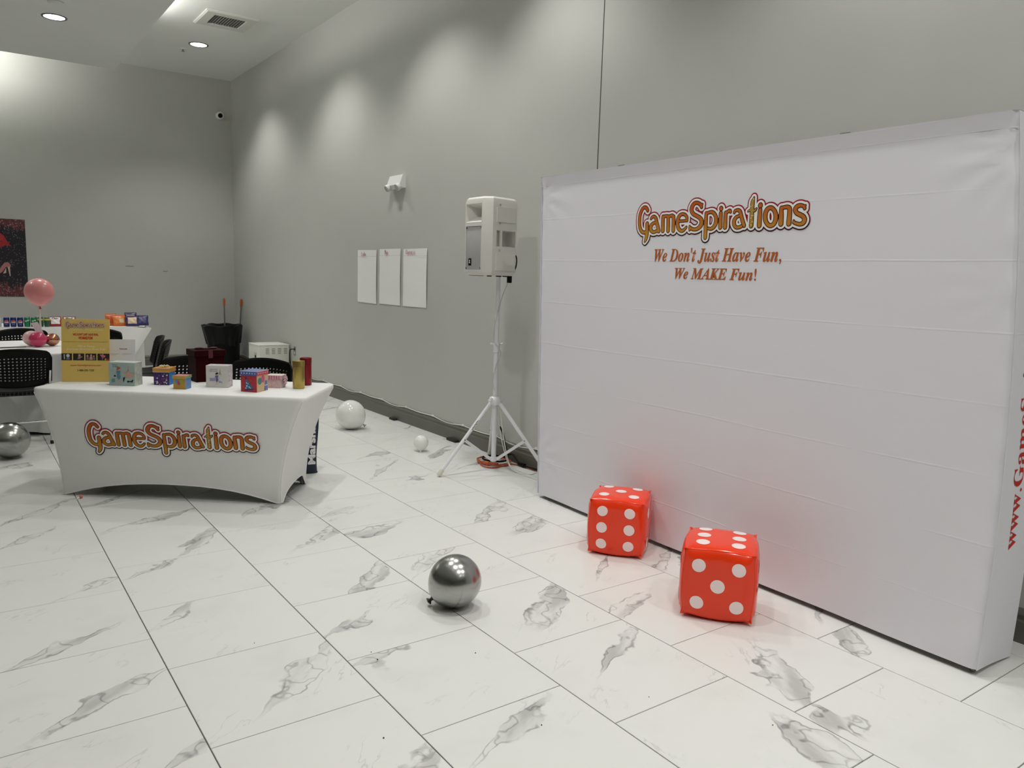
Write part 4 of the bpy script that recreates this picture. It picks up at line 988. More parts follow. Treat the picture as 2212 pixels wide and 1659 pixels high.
# --- spotted purple box with an orange lid and bow
OR = C('print_orange', .55, .27, .05); CRM = C('print_cream_edge', .62, .48, .36)
M_SPOT = glitter('purple_spots', (.045, .012, .11), (.8, .7, .75), (62, 62, 62), .30, .5)
t = printed_box('spotted_gift_box', 'purple spotted gift box with an orange lid and ribbon bow', 'gift box', (1.168, 5.728, TOP), radians(-34), .105, .105, .118, M_SPOT, C('print_strong_blue', .03, .17, .42), lid=(.030, OR, C('print_ochre', .42, .20, .04), OR), group='gift boxes on the display table')
shapes('lid_edge', CRM, t, (0, -.0573, 0), (1, 0, 0), (0, 0, 1), [[(-.0565, .0885), (.0565, .0885), (.0565, .0925), (-.0565, .0925)], [(-.0565, .1145), (.0565, .1145), (.0565, .118), (-.0565, .118)]])
bm = bmesh.new()
for k in range(7):
    a = 2*pi*k/7; tube(bm, catmull([(.005*cos(a), .005*sin(a), .1195), (.020*cos(a), .020*sin(a), .131), (.032*cos(a+.3), .032*sin(a+.3), .126), (.010*cos(a+.4), .010*sin(a+.4), .121)], 3), .0028, 6)
fin('bow', bm, C('ribbon_cream', .66, .60, .36, r=.35), t)
rnd = random.Random(4)
for nm, c in (('white', (.75, .70, .74)), ('red', (.45, .06, .08)), ('blue', (.08, .18, .5))):
    L_ = []
    for k in range(9):
        x, z, r = rnd.uniform(-.046, .046), rnd.uniform(.007, .083), rnd.uniform(.0022, .0048) if nm != 'white' else rnd.uniform(.003, .0055)
        L_.append(ell(x, z, r, r, 10))
    shapes('printed_dots', C('dot_'+nm, *c), t, (0, -.0532-.0001*len(nm), 0), (1, 0, 0), (0, 0, 1), L_)
# --- small mustard box with balloons
t = printed_box('balloon_gift_box', 'small mustard gift box printed with three balloons, front of the purple box', 'gift box', (1.226, 5.475, TOP), radians(-40), .085, .078, .091, mat('mustard_print', (.46, .27, .045), .5, noise=.08, nscale=30), mat('blue_dotted_side', (.10, .22, .45), .5, noise=.2, nscale=70), lid=(.018, C('print_mustard_lid', .52, .31, .06), C('print_green_lid', .16, .30, .10), mat('pink_lid_top', (.55, .20, .20), .5, noise=.25, nscale=50)), group='gift boxes on the display table')
for c, x, z in (((.06, .27, .50), -.018, .052), ((.50, .05, .10), -.003, .042), ((.24, .36, .04), .013, .052)):
    shapes('printed_balloon', C('bal_%.2f' % c[0], *c), t, (0, -.0397-.0001*(x+.02)*100, 0), (1, 0, 0), (0, 0, 1), [ell(x, z, .011, .014), [(x-.001, z-.014), (x+.001, z-.014), (x*.5+.001, .022), (x*.5, .022)]])
shapes('lid_edge', CRM, t, (0, -.0437, 0), (1, 0, 0), (0, 0, 1), [[(-.0465, .072), (.0465, .072), (.0465, .0738), (-.0465, .0738)], [(-.0465, .089), (.0465, .089), (.0465, .091), (-.0465, .091)]])
# --- dark red velvet box
M_VEL = mat('red_velvet', (.020, .0006, .0012), .95, sheen=.06, noise=.15, nscale=40, spec=.05)
t = printed_box('velvet_gift_box', 'large dark red velvet gift box with a ribbon, at the back of the table', 'gift box', (1.47, 5.815, TOP), radians(4), .20, .17, .225, M_VEL, M_VEL, lid=(.042, M_VEL, M_VEL, M_VEL), group='gift boxes on the display table', over=.010)
M_RIB = mat('red_satin_ribbon', (.07, .004, .008), .4, sheen=.1)
fin('ribbon', nbox((0, -.0965, .198), (.030, .002, .055)), M_RIB, t, smooth=False)
bm = bmesh.new()
for s in (-1, 1): tube(bm, catmull([(0, 0, .228), (s*.04, -.01, .236), (s*.075, 0, .233), (s*.04, .015, .229), (0, 0, .229)], 4), .006, 6)
box(bm, (0, 0, .230), (.022, .022, .014), .004); fin('bow', bm, M_RIB, t)
# --- white box with a lady by a tower
t = printed_box('paris_box', 'white box printed with a lady, dog and iron tower, centre of the table', 'gift box', (1.466, 5.466, TOP), radians(-33), .150, .095, .150, mat('white_box_print', (.60, .58, .55), .55, noise=.04, nscale=20), mat('white_box_side', (.48, .44, .47), .6, noise=.35, nscale=60), group='gift boxes on the display table')
O = box_front(t, .150, .095, .150)
P, o, X, Z = lady(t, O, .095, C('print_violet', .13, .12, .32), M_INK_K, (-.002, .018))
shapes('print_tower', C('print_grey_brown', .26, .22, .17), t, o(1), X, Z, P([[(.14, .72), (.19, .72), (.235, .84), (.28, .72), (.33, .72), (.265, .92), (.24, 1.22), (.225, 1.22), (.205, .92)]]))
shapes('print_bag', C('print_periwinkle', .28, .28, .48), t, o(1), X, Z, P([[(-.50, .28), (-.14, .28), (-.14, .50), (-.50, .50)], [(.14, .14), (.26, .18), (.36, .12), (.38, .26), (.30, .24), (.22, .30), (.14, .30)]]))
text('lettering', 'Vous avez-le', M_INK_K, t, O(-.022, .126, 1), X, Z, .050, .008)
text('lettering', 'Book, to voir!', M_INK_K, t, O(-.022, .113, 1), X, Z, .054, .009)
# --- red party-hat box
PR = C('print_party_red', .42, .03, .045); BL = C('print_party_blue', .07, .11, .33); SAND = C('print_sand', .62, .42, .24)
t = printed_box('party_hat_box', 'red and sand birthday box with a blue party hat and a blue lid', 'gift box', (1.618, 5.188, TOP), radians(-50), .120, .135, .140, PR, SAND, lid=(.030, BL, C('print_rose', .50, .08, .11), mat('blue_lid_top', (.13, .17, .36), .5, noise=.35, nscale=40)), group='gift boxes on the display table')
X, Z = (1, 0, 0), (0, 0, 1); of = lambda k=0: (0, -.0682-.0004*k, 0)
shapes('printed_hat', C('print_teal_blue', .02, .17, .33), t, of(1), X, Z, [[(-.028, .018), (.034, .026), (-.018, .088)]])
shapes('hat_spots', M_INK_W, t, of(2), X, Z, [ell(-.013, .040, .005, .006, 10), ell(.004, .034, .004, .005, 10), ell(-.014, .060, .004, .005, 10), ell(.012, .028, .0035, .004, 10), ell(-.020, .026, .004, .005, 10), ell(-.004, .055, .003, .004, 10)])
shapes('hat_trim', C('print_indigo', .06, .02, .13), t, of(2), X, Z, [ell(-.020, .092, .006, .008, 10), [(-.032, .016), (.038, .024), (.038, .019), (-.030, .009)]])
rnd = random.Random(9)
shapes('confetti', C('print_confetti', .62, .40, .20), t, of(1), X, Z, [ell(rnd.uniform(-.052, .052), rnd.uniform(.006, .104), .0016, .0018, 8) for k in range(16)])
shapes('lid_pattern', M_INK_W, t, (0, -.0722, 0), X, Z, [ell(-.05+.02*k, .125, .0035, .004, 8) for k in range(6)]+[[(-.064, .1375), (.064, .1375), (.064, .140), (-.064, .140)]])
side_x = (.0607, 0, 0); Y = (0, 1, 0)
shapes('printed_balloon', C('print_green', .05, .25, .18), t, side_x, Y, Z, [ell(-.032, .072, .024, .024)])
shapes('printed_balloon', C('print_pink', .55, .10, .22), t, (.0611, 0, 0), Y, Z, [ell(.006, .084, .021, .024)])
shapes('printed_parcel', BL, t, side_x, Y, Z, [[(.020, .004), (.060, .004), (.055, .070), (.030, .070)]])
shapes('parcel_ribbon', M_INK_W, t, (.0611, 0, 0), Y, Z, [[(.040, .004), (.0425, .004), (.0425, .070), (.040, .070)], [(.024, .036), (.058, .036), (.058, .040), (.024, .040)]])
shapes('lid_pattern', M_INK_W, t, (.0647, 0, 0), Y, Z, [ell(-.055+.022*k, .125, .0035, .004, 8) for k in range(6)]+[[(-.071, .1375), (.071, .1375), (.071, .140), (-.071, .140)]])
# --- pale pink box with a pompom
M_PKB = mat('pink_box_print', (.56, .40, .40), .6, noise=.18, nscale=45)
t = printed_box('pink_gift_box', 'pale pink gift box with a white and pink bow, behind the party box', 'gift box', (1.80, 5.295, TOP), radians(-38), .105, .09, .088, M_PKB, M_PKB, lid=(.030, mat('pink_lid_print', (.58, .33, .38), .6, noise=.25, nscale=30), M_PKB, C('print_offwhite', .66, .58, .53)), group='gift boxes on the display table')
shapes('printed_stripes', C('print_mauve', .40, .12, .22), t, (0, -.0494, 0), X, Z, [[(-.05+.017*k, .060), (-.044+.017*k, .060), (-.044+.017*k, .087), (-.05+.017*k, .087)] for k in range(6)])
bm = bmesh.new()
for k in range(9):
    a = 2*pi*k/9; tube(bm, catmull([(.058, 0, .052), (.072, .022*cos(a), .052+.022*sin(a)), (.066, .030*cos(a+.4), .052+.030*sin(a+.4)), (.058, .006, .052)], 3), .0032, 6)
fin('bow', bm, C('ribbon_blush', .68, .50, .52, r=.4), t)
# --- gold and red canisters
def canister(name, label, loc, r, h, m, seam):
    t = thing(name, label, 'canister', loc, 0, 'tall canisters at the right end of the table')
    fin('body', nlathe([(0, .0005), (r-.002, .0005), (r, .004), (r, h*seam), (r-.0015, h*seam+.001), (r-.0015, h*seam+.004)], 40), m, t)
    fin('lid', nlathe([(r-.0015, h*seam+.003), (r+.0012, h*seam+.004), (r+.0012, h-.003), (r, h), (r-.004, h), (r-.006, h-.003), (0, h-.003)], 40), m, t)
canister('gold_canister', 'tall brushed gold canister on the table, in front of the red one', (1.918, 5.175, TOP), .040, .192, mat('brushed_gold', (.40, .31, .085), .30, .85, noise=.08, nscale=10), .80)
canister('red_canister', 'tall dark red canister on the table, half hidden by the gold one', (2.020, 5.31, TOP), .040, .196, mat('metallic_red', (.22, .006, .014), .32, .5), .80)

# ================================================================== chairs
def back_bm():
    bm = bmesh.new(); HW = .258
    nh, nr = 15, 8
    us = [-1, -.93]+[-.86+1.72*k/nh for k in range(nh+1)]+[.93, 1]
    vs = [0, .07]+[.15+.64*k/nr for k in range(nr+1)]+[.86, .94, 1]
    def P(u, v):
        cu = max(0, (abs(u)-.86)/.14)
        zt = .832-.036*u*u-.050*cu**2.2; zb = .494+.034*u*u+.012*cu*cu
        z = zb+(zt-zb)*v; x = u*HW*(1-.02*(1-v))
        y = -.205-.24*(z-.53)+.055*(u*u)*1.0
        return Vector((x, y, z))
    cache = {}
    def V(u, v):
        k = (round(u, 4), round(v, 4))
        if k not in cache: cache[k] = bm.verts.new(P(u, v))
        return cache[k]
    for i in range(len(us)-1):
        for j in range(len(vs)-1):
            u0, u1, v0, v1 = us[i], us[i+1], vs[j], vs[j+1]
            c = [V(u0, v0), V(u1, v0), V(u1, v1), V(u0, v1)]
            if 2 <= i < 2+nh and 2 <= j < 2+nr:
                cu, cv, ru, rv = (u0+u1)/2, (v0+v1)/2, (u1-u0)*.235, (v1-v0)*.27
                o8 = [bm.verts.new(P(cu+ru*cos(pi/8+pi/4*k-pi), cv+rv*sin(pi/8+pi/4*k-pi))) for k in range(8)]
                # octagon vertices 0..7 start at the lower left
                for k in range(4):
                    a, b = o8[(2*k) % 8], o8[(2*k+1) % 8]
                    bm.faces.new((c[k], b, a)); bm.faces.new((c[k], c[(k+1) % 4], o8[(2*k+2) % 8], b))
            else: bm.faces.new(c)
    return bm
def chair_proto(label, loc, rz):
    t = thing('stacking_chair', label, 'chair', loc, rz, 'black perforated chairs')
    b = fin('backrest', back_bm(), M_BPL, t, ang=50)
    md = b.modifiers.new('thickness', 'SOLIDIFY'); md.thickness = .014; md.offset = 0
    rim = []
    bm = bmesh.new()
    def seat(u, v):
        x = (u-.5)*.46*(1-.04*v); y = -.20+v*.40
        z = .452+.018*(2*u-1)**2-.03*max(0, v-.8)**2*25*.2+.012*max(0, .2-v)*5
        return (x, y, z)
    s = fin('seat', grid(seat, 16, 16), M_BPL, t, ang=50, recalc=False); md = s.modifiers.new('thickness', 'SOLIDIFY'); md.thickness = .03; md.offset = -1
    bm = bmesh.new()
    for k in range(15): box(bm, (-.21+.03*k, -.203, .444), (.006, .012, .030))
    for k in range(6): box(bm, (0, -.16+.06*k, .428), (.40, .008, .016))
    fin('seat_ribs', bm, mat('dark_grey_plastic', (.03, .03, .03), .5), t, smooth=False)
    for sx in (-1, 1):
        fin('leg', ntube(catmull([(sx*.225, -.235, .004), (sx*.228, -.215, .25), (sx*.230, -.20, .45), (sx*.236, -.198, .56), (sx*.24, -.215, .64)], 4), .0105, 10), M_CHROME, t)
        fin('leg', ntube(catmull([(sx*.225, .215, .004), (sx*.226, .19, .25), (sx*.222, .165, .405), (sx*.222, .10, .418), (sx*.225, -.20, .418)], 4), .0105, 10), M_CHROME, t)
        for y in (-.235, .215): fin('foot_cap', ntube([(sx*.225, y, .0005), (sx*.225, y, .03)], .0135, 10), M_RUB, t)
    fin('stretcher', ntube([(-.226, -.222, .20), (.226, -.222, .20)], .007, 8), M_CHROME, t)
    fin('stretcher', ntube([(-.222, .14, .412), (.222, .14, .412)], .008, 8), M_CHROME, t)
    return t
ch = chair_proto('black perforated chair at the left edge, its back to the camera, nearest the round table', (.415, 7.90, 0), 0)
dup(ch, (.60, 9.80, 0), radians(180), 'black perforated chair on the far side of the round table, facing the camera')
dup(ch, (1.20, 9.62, 0), radians(137), 'black chair behind the yellow sign, only a corner of its back showing')
dup(ch, (1.02, 7.93, 0), radians(28), 'black chair mostly hidden behind the white leaflet')
dup(ch, (1.52, 8.80, 0), radians(83), 'black chair seen from the side by the snack table, the farther of two')
dup(ch, (1.475, 8.27, 0), radians(80), 'black chair seen from the side by the snack table, the nearer of two')
dup(ch, (1.885, 6.115, 0), radians(141.5), 'black perforated chair behind the table, below the white cabinet')
dup(ch, (1.46, 6.445, 0), radians(149), 'black perforated chair behind the table, behind the dark red box')

# ================================================================== round table and its centrepiece
rt_ = thing('round_table', 'round table under a long white cloth at the left', 'table', (.50, 8.80, 0))
fin('tabletop', nlathe([(0, .712), (.70, .712), (.715, .72), (.70, .733), (0, .733)], 48), mat('table_wood', (.35, .3, .22), .6), rt_)
fin('pedestal', nlathe([(0, .0), (.26, .0), (.26, .02), (.05, .04), (.04, .70), (0, .70)], 20), mat('grey_leg_metal', (.2, .2, .2), .4, .8), rt_)
def folds(u, v):
    a = 2*pi*u
    if v < .25: r = .725*v/.25; return (r*cos(a), r*sin(a), .7405)
    if v < .32: q = (v-.25)/.07; return ((.725+.012*sin(q*pi/2))*cos(a), (.725+.012*sin(q*pi/2))*sin(a), .7405-.012*(1-cos(q*pi/2)))
    q = (v-.32)/.68
    w = (.022*sin(9*a+.8)+.016*sin(14*a+2.1)+.010*sin(23*a))*q**.7
    # cloth is pushed in where a chair stands against it
    dent = 0
    for ca in (-1.66, -1.03):
        d = math.atan2(sin(a-ca), cos(a-ca)); dent += .085*math.exp(-(d/.30)**2)*min(1, q*2.2)
    r = .737+.03*q+w-dent
    return (r*cos(a), r*sin(a), .7285*(1-q)+.022*q+.010*sin(11*a)*q)
cl_ = tag(fin('tablecloth', grid(folds, 144, 40, closed_u=True), M_WCLOTH, loc=(.50, 8.80, 0)), 'long white cloth draped over the round table', 'tablecloth')
cp = thing('balloon_centerpiece', 'pink balloon on a white stick with a paper ribbon, on the round table', 'centerpiece', (.700, 8.95, .742))
M_PINK = mat('pink_latex', (.76, .28, .28), .3, coat=.1, sss=.1)
balloon('balloon', '', (.004, .01, .523), .131, M_PINK, 0, 0, parent=cp, stretch=1.0, knot=mat('pink_knot', (.45, .08, .08), .4))
fin('stick', ntube([(-.004, .01, .372), (0, .008, .18), (.006, .005, .0)], .0085, 10), C('stick_white', .70, .66, .62), cp)
bm = bmesh.new()
def ribbon(u, v):
    return (-.055+.085*v**.9*1.0+(u-.5)*.058, -.018-.03*sin(v*pi), .225-.222*v+.012*(u-.5))
fin('paper_ribbon', grid(ribbon, 4, 12), C('ribbon_paper', .72, .62, .64), cp, recalc=False)
balloon('table_balloon', 'hot pink balloon lying on the round table', (.655, 8.745, .742+.074), .072, mat('hot_pink_latex', (.56, .035, .12), .22, coat=.3), radians(90), radians(200), 'balloons on the round table', stretch=1.08)
balloon('table_balloon', 'pale pink balloon behind the hot pink one on the round table', (.615, 8.885, .742+.074), .073, mat('pale_pink_latex', (.80, .52, .52), .25, coat=.2), radians(90), radians(160), 'balloons on the round table')
balloon('table_balloon', 'copper metallic balloon on the round table beside the white ribbon', (.782, 8.83, .742+.062), .061, mat('copper_latex', (.52, .24, .15), .2, 1), radians(90), radians(20), 'balloons on the round table')
t = thing('folder', 'thin grey folder lying on the white round table', 'folder', (.43, 8.80, .742), radians(10))
fin('cover', nbox((0, 0, .005), (.23, .17, .008), .002), mat('folder_grey', (.16, .17, .19), .35), t)
fin('pages', nbox((.002, 0, .0105), (.22, .16, .003)), M_PAPER, t)

# ================================================================== snack table
SA = radians(-6)
sn_ = thing('snack_table', 'long table under a white cloth along the back wall', 'table', (.93, 11.83, 0), SA)
SL, SD = 2.44, .76
fin('tabletop', nbox((0, 0, .722), (SL-.02, SD-.02, .024), .004), mat('table_grey', (.4, .4, .4), .6), sn_)
for x in (-1.05, 1.05):
    for y in (-.28, .28): fin('leg', ntube([(x, y, 0), (x, y, .71)], .014, 8), mat('grey_leg_metal', (.2, .2, .2), .4, .8), sn_)
def snack_cloth(u, v):
    # u runs left side - front - right side - back; v runs from the top edge to the hem
    per = [(-SL/2, SD/2), (-SL/2, -SD/2), (SL/2, -SD/2), (SL/2, SD/2), (-SL/2, SD/2)]
    L_ = [SD, SL, SD, SL]; tot = sum(L_); d = u*tot; k = 0
    while k < 3 and d > L_[k]: d -= L_[k]; k += 1
    f = d/L_[k]; a, b = per[k], per[k+1]
    x, y = a[0]+(b[0]-a[0])*f, a[1]+(b[1]-a[1])*f
    n = ((-1, 0), (0, -1), (1, 0), (0, 1))[k]
    w = .014*sin(u*95)*v+.010*sin(u*53+1)*v
    x += n[0]*(.012+.02*v+w); y += n[1]*(.012+.02*v+w)
    # the loose corner at the right front falls back under itself
    if k == 1: q = max(0, (x-.70)/(SL/2-.70)); x -= .40*q*v**1.05; y -= .03*q*v
    if k == 2:
        q = max(0, 1-f); x -= (.20+.20*q)*v**1.05*(q*.9+.1); y -= .03*q*v
    z = .742-.700*v+(.008*sin(u*60))*v
    if k in (1, 2):
        cr = (max(0, (f-.93)/.07) if k == 1 else max(0, (.12-f)/.12))
        z -= .020*cr*(1-v); x += .05*cr*(1-v)
    return (x, y, z)
bm = grid(snack_cloth, 200, 26)
tops = [(-SL/2-.012, SD/2+.012), (-SL/2-.012, -SD/2-.012), (SL/2-.02, -SD/2-.012), (SL/2+.012, SD/2+.012)]
bm.faces.new([bm.verts.new((x, y, .7425)) for x, y in tops])
tag(fin('tablecloth', bm, M_WCLOTH, loc=(.93, 11.83, 0), rot=(0, 0, SA), recalc=False), 'white cloth falling loosely over the snack table by the back wall', 'tablecloth')
SZ = .7435
def S2(px_x, back=0.0): # point behind the front edge of the snack table
    lx_ = (px_x-.93)/cos(SA); return (.93+lx_*cos(SA)+back*-sin(SA), 11.83+lx_*sin(SA)+(-.335+back)*cos(SA))
def can(label, x, back, body, art, group='soda cans on the snack table'):
    X_, Y_ = S2(x, back); t = thing('soda_can', label, 'can', (X_, Y_, SZ), radians(-3), group)
    fin('body', nlathe([(0, .003), (.022, .003), (.026, .0), (.033, .010), (.033, .104), (.027, .118)], 24), body, t)
    fin('lid', nlathe([(.027, .117), (.028, .122), (.025, .122), (.024, .118), (0, .118)], 20), mat('can_aluminium', (.62, .63, .64), .3, .9), t)
    art(t); return t
def wrap(pts, z0, dx=0, k=1.0): # bend a flat outline round the can
    return [(.0334*sin((x+dx)*k/.0334), -.0334*cos((x+dx)*k/.0334), z0+z) for x, z in pts]
def wrapped(name, m, t, outl, z0, off=0):
    bm = bmesh.new()
    for p in outl:
        bm.faces.new([bm.verts.new((x*(1+off), y*(1+off), z)) for x, y, z in wrap(p, z0)])
    bmesh.ops.triangulate(bm, faces=bm.faces[:]); fin(name, bm, m, t, smooth=False, recalc=False)
M_CBLUE = mat('can_blue', (.012, .022, .16), .3, .3); M_CGREEN = mat('can_green', (.012, .20, .075), .3, .3); M_CYEL = mat('can_yellow_green', (.03, .10, .06), .3, .3)
def arc(r, z0, z1, n=10): # slice of a disc between two heights, as columns
    out = []
    for k in range(n):
        xa, xb = -r+2*r*k/n, -r+2*r*(k+1)/n
        ya, yb = math.sqrt(max(0, r*r-xa*xa)), math.sqrt(max(0, r*r-xb*xb))
        lo = lambda y: max(z0, -y); hi = lambda y: min(z1, y)
        if hi(max(ya, yb)) > lo(max(ya, yb)): out.append([(xa, min(lo(ya), hi(ya))), (xb, min(lo(yb), hi(yb))), (xb, hi(yb)), (xa, hi(ya))])
    return out
def globe(t):
    wrapped('emblem_white', M_INK_W, t, arc(.026, -.030, .030), .060, .004)
    wrapped('emblem_red', M_INK_R, t, arc(.0245, .006, .030), .060, .010)
    wrapped('emblem_blue', mat('print_deep_blue', (.02, .03, .12), .5), t, arc(.0245, -.030, -.007), .060, .010)
    can_text(t, 'pepsi', M_INK_K, .060, .036, .010, .0342, 0)
def can_text(t, body, m, z, w, h, rad, up):    # lettering bent round the can
    o = text('lettering', body, m, t, (0, 0, z), Vector((1, 0, up)).normalized(), Vector((-up*.3, 0, 1)).normalized(), w, h, bold=.02)
    for v in o.data.vertices: v.co.x, v.co.y = rad*sin(v.co.x/rad), -rad*cos(v.co.x/rad)
def word(t): can_text(t, 'Sprite', M_INK_W, .078, .052, .026, .0338, .28)
def plain(t): wrapped('yellow_band', mat('can_yellow', (.55, .50, .10), .35), t, [[(-.045+.009*k, .082), (-.036+.009*k, .082), (-.036+.009*k, .104), (-.045+.009*k, .104)] for k in range(10)], 0, .006)
for i, x in enumerate((.540, .612, .684)): can('blue soda can with a round emblem, %s of the three blue ones' % ('left', 'middle', 'right')[i], x, 0, M_CBLUE, globe)
for i, x in enumerate((.758, .830)): can('green soda can with white lettering, %s of the two' % ('left', 'right')[i], x, 0, M_CGREEN, word)
for i, x in enumerate((.900, .972)): can('dark green soda can with a yellow top band, %s of the two' % ('left', 'right')[i], x, 0.0, M_CYEL, plain)
for i, x in enumerate((.756, .830, .902)): can(('green soda can in the second row, behind the left green one', 'green soda can in the second row, behind the right green one', 'yellow-topped soda can in the second row, behind the front ones')[i], x, .085, (M_CGREEN, M_CGREEN, M_CYEL)[i], (word, word, plain)[i])
t = thing('water_bottle', 'clear plastic bottle at the left edge on the snack table', 'bottle', (*S2(.455, .0), SZ), 0)
fin('bottle', nlathe([(0, .001), (.030, .001), (.033, .006), (.033, .045), (.031, .05), (.033, .055), (.033, .095), (.028, .112), (.014, .122), (.014, .128)], 22), mat('bottle_plastic', (.55, .57, .62), .12), t)
fin('cap', nlathe([(.0155, .124), (.0155, .138), (0, .138)], 16), M_INK_W, t)
def bag(label, x, back, w, h, lean, rz, mf, mb, art=None, lift=0, d=.05):
    X_, Y_ = S2(x, back); t = thing('snack_bag', label, 'snack bag', (X_, Y_, SZ+lift), rz, 'bags of snacks on the snack table')
    R_ = Matrix.Rotation(-lean, 4, 'X')
    def half(s):
        def f(u, v):
            a, b = 2*u-1, 2*v-1
            t_ = (1-abs(a)**3)**.6*(1-abs(b)**2.4)**.55
            y = s*d/2*t_+.003*sin(a*7+b*5)*(1-b*b)
            return R_ @ Vector((a*w/2*(1-.06*(1-b*b)*(1-abs(b))), y, h*v+d*.10))
        return f
    bm = grid(half(-1), 14, 14); grid(lambda u, v: half(1)(1-u, v), 14, 14, bm=bm); bmesh.ops.remove_doubles(bm, verts=bm.verts[:], dist=.0004)
    fin('pouch', bm, mb, t)
    def patch(nm, m, u0, u1, v0, v1, off=.0012):
        def f(u, v):
            p = half(-1)(u0+(u1-u0)*u, v0+(v1-v0)*v); return p+R_.to_3x3() @ Vector((0, -off, 0))
        fin(nm, grid(f, 8, 8), m, t, recalc=False)
    patch('label_panel', mf, .16, .84, .18, .82)
    bm = bmesh.new()
    for v in (.0, 1.0):
        p = [R_ @ Vector((a*w/2, 0, h*v+d*.10+(.004 if v else -.004*0))) for a in [i/6*2-1 for i in range(7)]]
        tube(bm, p, .0035, 5)
    fin('crimp', bm, mb, t)
    if art: art(t, patch, half(-1), R_)
    return t
RDB = mat('bag_red', (.34, .02, .035), .3); WHB = mat('bag_white', (.70, .68, .62), .35); ORB = mat('bag_orange', (.62, .16, .035), .3); NVB = mat('bag_navy', (.035, .03, .12), .28); CRB = mat('bag_cream', (.66, .50, .34), .35)
def chip_art(word_):
    def art(t, patch, f, R_):
        patch('top_panel', WHB, .10, .90, .60, .94, .002)
        zt = (R_ @ Vector((0, 0, 1, 0))).to_3d()
        text('lettering', word_, mat('bag_letter_navy', (.02, .03, .10), .4), t, f(.5, .77)+Vector((0, -.006, 0)), (1, 0, 0), zt, .075, .030, bold=.04)
    return art
def spot_(t, patch, f, R_):
    patch('label_spot', CRB, .45, .82, .25, .62, .003)
bag('red and white snack bag on the snack table beside the cans, left of two', 1.065, .01, .150, .128, radians(28), radians(4), WHB, RDB, chip_art('Chip'))
bag('red and white snack bag on the snack table, right of two beside the yellow sign', 1.215, .015, .150, .128, radians(28), radians(-8), WHB, RDB, chip_art('Pol'))
bag('orange snack bag upright at the back by the yellow sign', 1.70, .13, .14, .150, radians(12), 0, mat('bag_orange_dark', (.50, .10, .03), .3), ORB)
bag('orange snack bag in front of the cream and navy ones', 1.80, .045, .16, .145, radians(22), radians(8), mat('bag_orange_mid', (.66, .22, .05), .3), ORB, spot_)
bag('navy and cream snack bag standing behind the other one', 1.935, .14, .15, .165, radians(10), radians(-5), CRB, NVB)
bag('navy and cream snack bag, second from the right end of the snack table', 1.945, .005, .16, .140, radians(26), radians(-8), CRB, NVB, spot_)
bag('dark navy snack bag at the right end of the snack table', 2.075, .16, .16, .130, radians(18), radians(-6), mat('bag_blue_print', (.09, .09, .20), .3, noise=.5, nscale=30), NVB)

# ================================================================== far corner: bin, brooms, white cabinet
bn = thing('trash_bin', 'tall black trash bin with a folded-over liner in the far corner', 'bin', (3.44, 12.55, 0))
fin('barrel', nlathe([(0, .0), (.205, .0), (.21, .01), (.25, .60), (.262, .605), (.262, .635), (.245, .635), (.235, .05), (0, .05)], 36), M_BPL, bn)
def liner(u, v):
    a = 2*pi*u; fl = 1+.05*sin(5*a+1)+.035*sin(9*a)
    if v < .3: q = v/.3; return ((.235)*cos(a), .235*sin(a), .45+.21*q)
    if v < .5: q = (v-.3)/.2; r = .235+(.055*fl)*sin(q*pi/2); return (r*cos(a), r*sin(a), .66+.018*sin(q*pi)+.012*sin(7*a)*q)
    q = (v-.5)/.5; out = .055*fl*(1-q*.75)+.045*max(0, cos(a-pi-.3))**2*(1-q)
    r = .235+out+.012*q*sin(13*a); return (r*cos(a), r*sin(a), .66-.29*q-.02*sin(4*a)*q+.012*sin(7*a)*(1-q))
fin('liner', grid(liner, 72, 30, closed_u=True), mat('black_bag_film', (.004, .0045, .005), .38, bump=.3, bscale=18, spec=.2), bn, recalc=False)
M_POLE = mat('broom_pole_grey', (.17, .17, .165), .4, .3); M_GRIP = mat('orange_grip', (.42, .095, .02), .45)
def broom(name, label, b, tp, head=True):
    t = thing(name, label, 'broom', b, 0, 'brooms in the far corner'); v = Vector(tp)-Vector(b)
    fin('pole', ntube([v*(.10 if head else 0), v*.97], .0115, 10), M_POLE, t)
    fin('grip', ntube([v*.885, v*.97, v*.985, v], [.0155, .019, .017, .011], 12), M_GRIP, t)
    if head: fin('head', nbox((0, 0, .09), (.04, .22, .05), .01), M_GRIP, t); fin('bristles', nbox((0, 0, .035), (.035, .21, .07), .004), M_RUB, t)
broom('broom', 'pole with an orange grip standing inside the black trash bin', (3.47, 12.56, .06), (3.474, 12.60, 1.085), False)
broom('broom', 'broom with an orange grip leaning at the right wall beside the trash bin', (3.755, 12.86, 0), (3.782, 12.74, 1.065))
wc = thing('white_cabinet', 'cream white metal cabinet with louvre slots at the foot of the right wall', 'appliance', (3.562, 10.76, 0), radians(2))
M_CAB = mat('cabinet_enamel', (.68, .68, .62), .4)
fin('body', nbox((0, 0, .275), (.42, .42, .49), .008), M_CAB, wc)
for x, y in ((-.17, -.17), (.17, -.17), (.17, .17), (-.17, .17)): fin('foot', ntube([(x, y, 0), (x, y, .04)], .02, 10), M_RUB, wc)
fin('top_panel', nbox((0, 0, .5235), (.426, .426, .012), .003), mat('cabinet_top', (.74, .74, .69), .4), wc)
for gx in range(4):
    for gz in range(4): fin('louvre', nbox((-.098+gx*.085, -.2105, .475-gz*.022), (.048, .004, .007)), mat('louvre_dark', (.22, .22, .20), .6), wc, smooth=False)
bm = bmesh.new(); box(bm, (-.2105, -.06, .375), (.004, .10, .085), .002); sw = fin('switch_plate', bm, mat('plate_grey', (.45, .45, .42), .5), wc)
fin('switch', nbox((-.2135, -.07, .365), (.006, .035, .035), .002), M_BPL, sw)
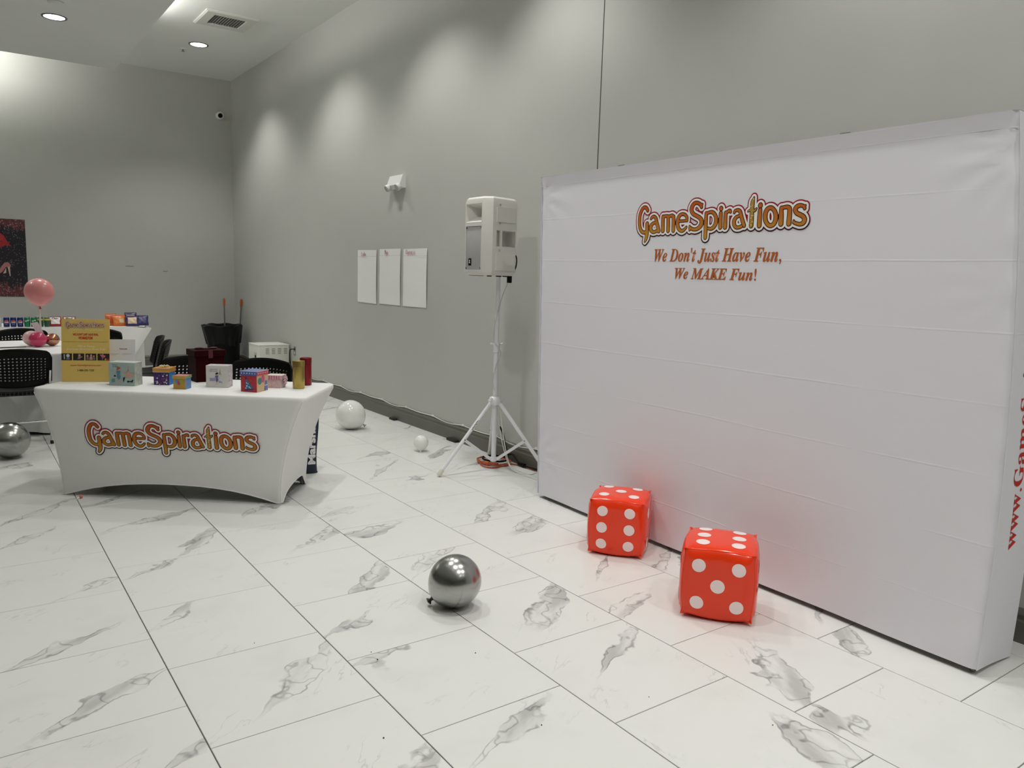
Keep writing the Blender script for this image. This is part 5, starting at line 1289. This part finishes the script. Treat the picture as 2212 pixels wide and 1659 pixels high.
t = tag(fin('appliance_cord', ntube(catmull([(3.795, 10.42, .475), (3.765, 10.42, .475), (3.745, 10.43, .46), (3.745, 10.45, .36), (3.765, 10.46, .22), (3.765, 10.47, .06), (3.755, 10.45, .012), (3.72, 10.40, .012)], 5), .006, 8), M_BPL), 'black cord from the steel outlet down beside the white cabinet', 'cable')

# ================================================================== shopping bag and small litter by the display table
sb_ = thing('shopping_bag', 'dark blue shopping bag with white letters behind the right end of the table', 'bag', (2.085, 5.72, 0), radians(-14))
M_BAG = mat('navy_bag_fabric', (.008, .016, .042), .6, bump=.15, bscale=12)
def bagf(u, v):
    a = 2*pi*u; c, s = cos(a), sin(a)
    sq = lambda q, e: math.copysign(abs(q)**e, q)
    w, d = .165+.012*v-.02*sin(v*5)*.3, .055*(1-.55*v)
    return (w*sq(c, .35), d*sq(s, .5)+.006*sin(v*9+u*12), .001+.44*v+.012*c*v)
bm = grid(bagf, 48, 20, closed_u=True); bm.verts.ensure_lookup_table(); bm.faces.new(bm.verts[:48][::-1])
fin('body', bm, M_BAG, sb_, recalc=False)
fin('piping', ntube([Vector(bagf(i/48, .005)) for i in range(48)], .004, 6, closed=True), M_RUB, sb_)
text('lettering', 'Marshalls', M_INK_W, sb_, (.118, -.0680, .075), (0, -.05, 1), (-1, 0, 0), .40, .058, bold=.04, align='l')
for s in (-1, 1): fin('handle', ntube(catmull([(-.08, s*.022, .43), (-.06, s*.02, .50), (0, s*.015, .53), (.06, s*.02, .50), (.08, s*.022, .43)], 5), .006, 6), M_BAG, sb_)
t = thing('lollipop', 'tiny wrapped pink sweet on the floor at the left foot of the display table', 'sweet', (.63, 5.745, 0), radians(40))
bm = bmesh.new(); bmesh.ops.create_uvsphere(bm, u_segments=12, v_segments=8, radius=.012); bmesh.ops.translate(bm, vec=(0, 0, .0125), verts=bm.verts[:]); fin('sweet', bm, mat('sweet_coral', (.62, .18, .12), .3), t)
fin('stick', ntube([(-.008, 0, .011), (-.045, 0, .004)], .002, 6), M_INK_W, t)
bm = bmesh.new(); rnd = random.Random(3)
for x, y in ((1.326, 2.771), (1.685, 2.536), (2.288, 1.526), (1.595, 1.972), (1.32, 2.70), (.95, 3.1), (2.05, 1.9), (1.1, 2.2)):
    bmesh.ops.create_icosphere(bm, subdivisions=1, radius=rnd.uniform(.0018, .0034), matrix=Matrix.Translation((x, y, .0018)))
o = fin('floor_crumbs', bm, M_DARK); o['kind'] = 'stuff'; tag(o, 'tiny dark crumbs scattered on the marble floor', 'crumbs')
bpy.context.view_layer.update()
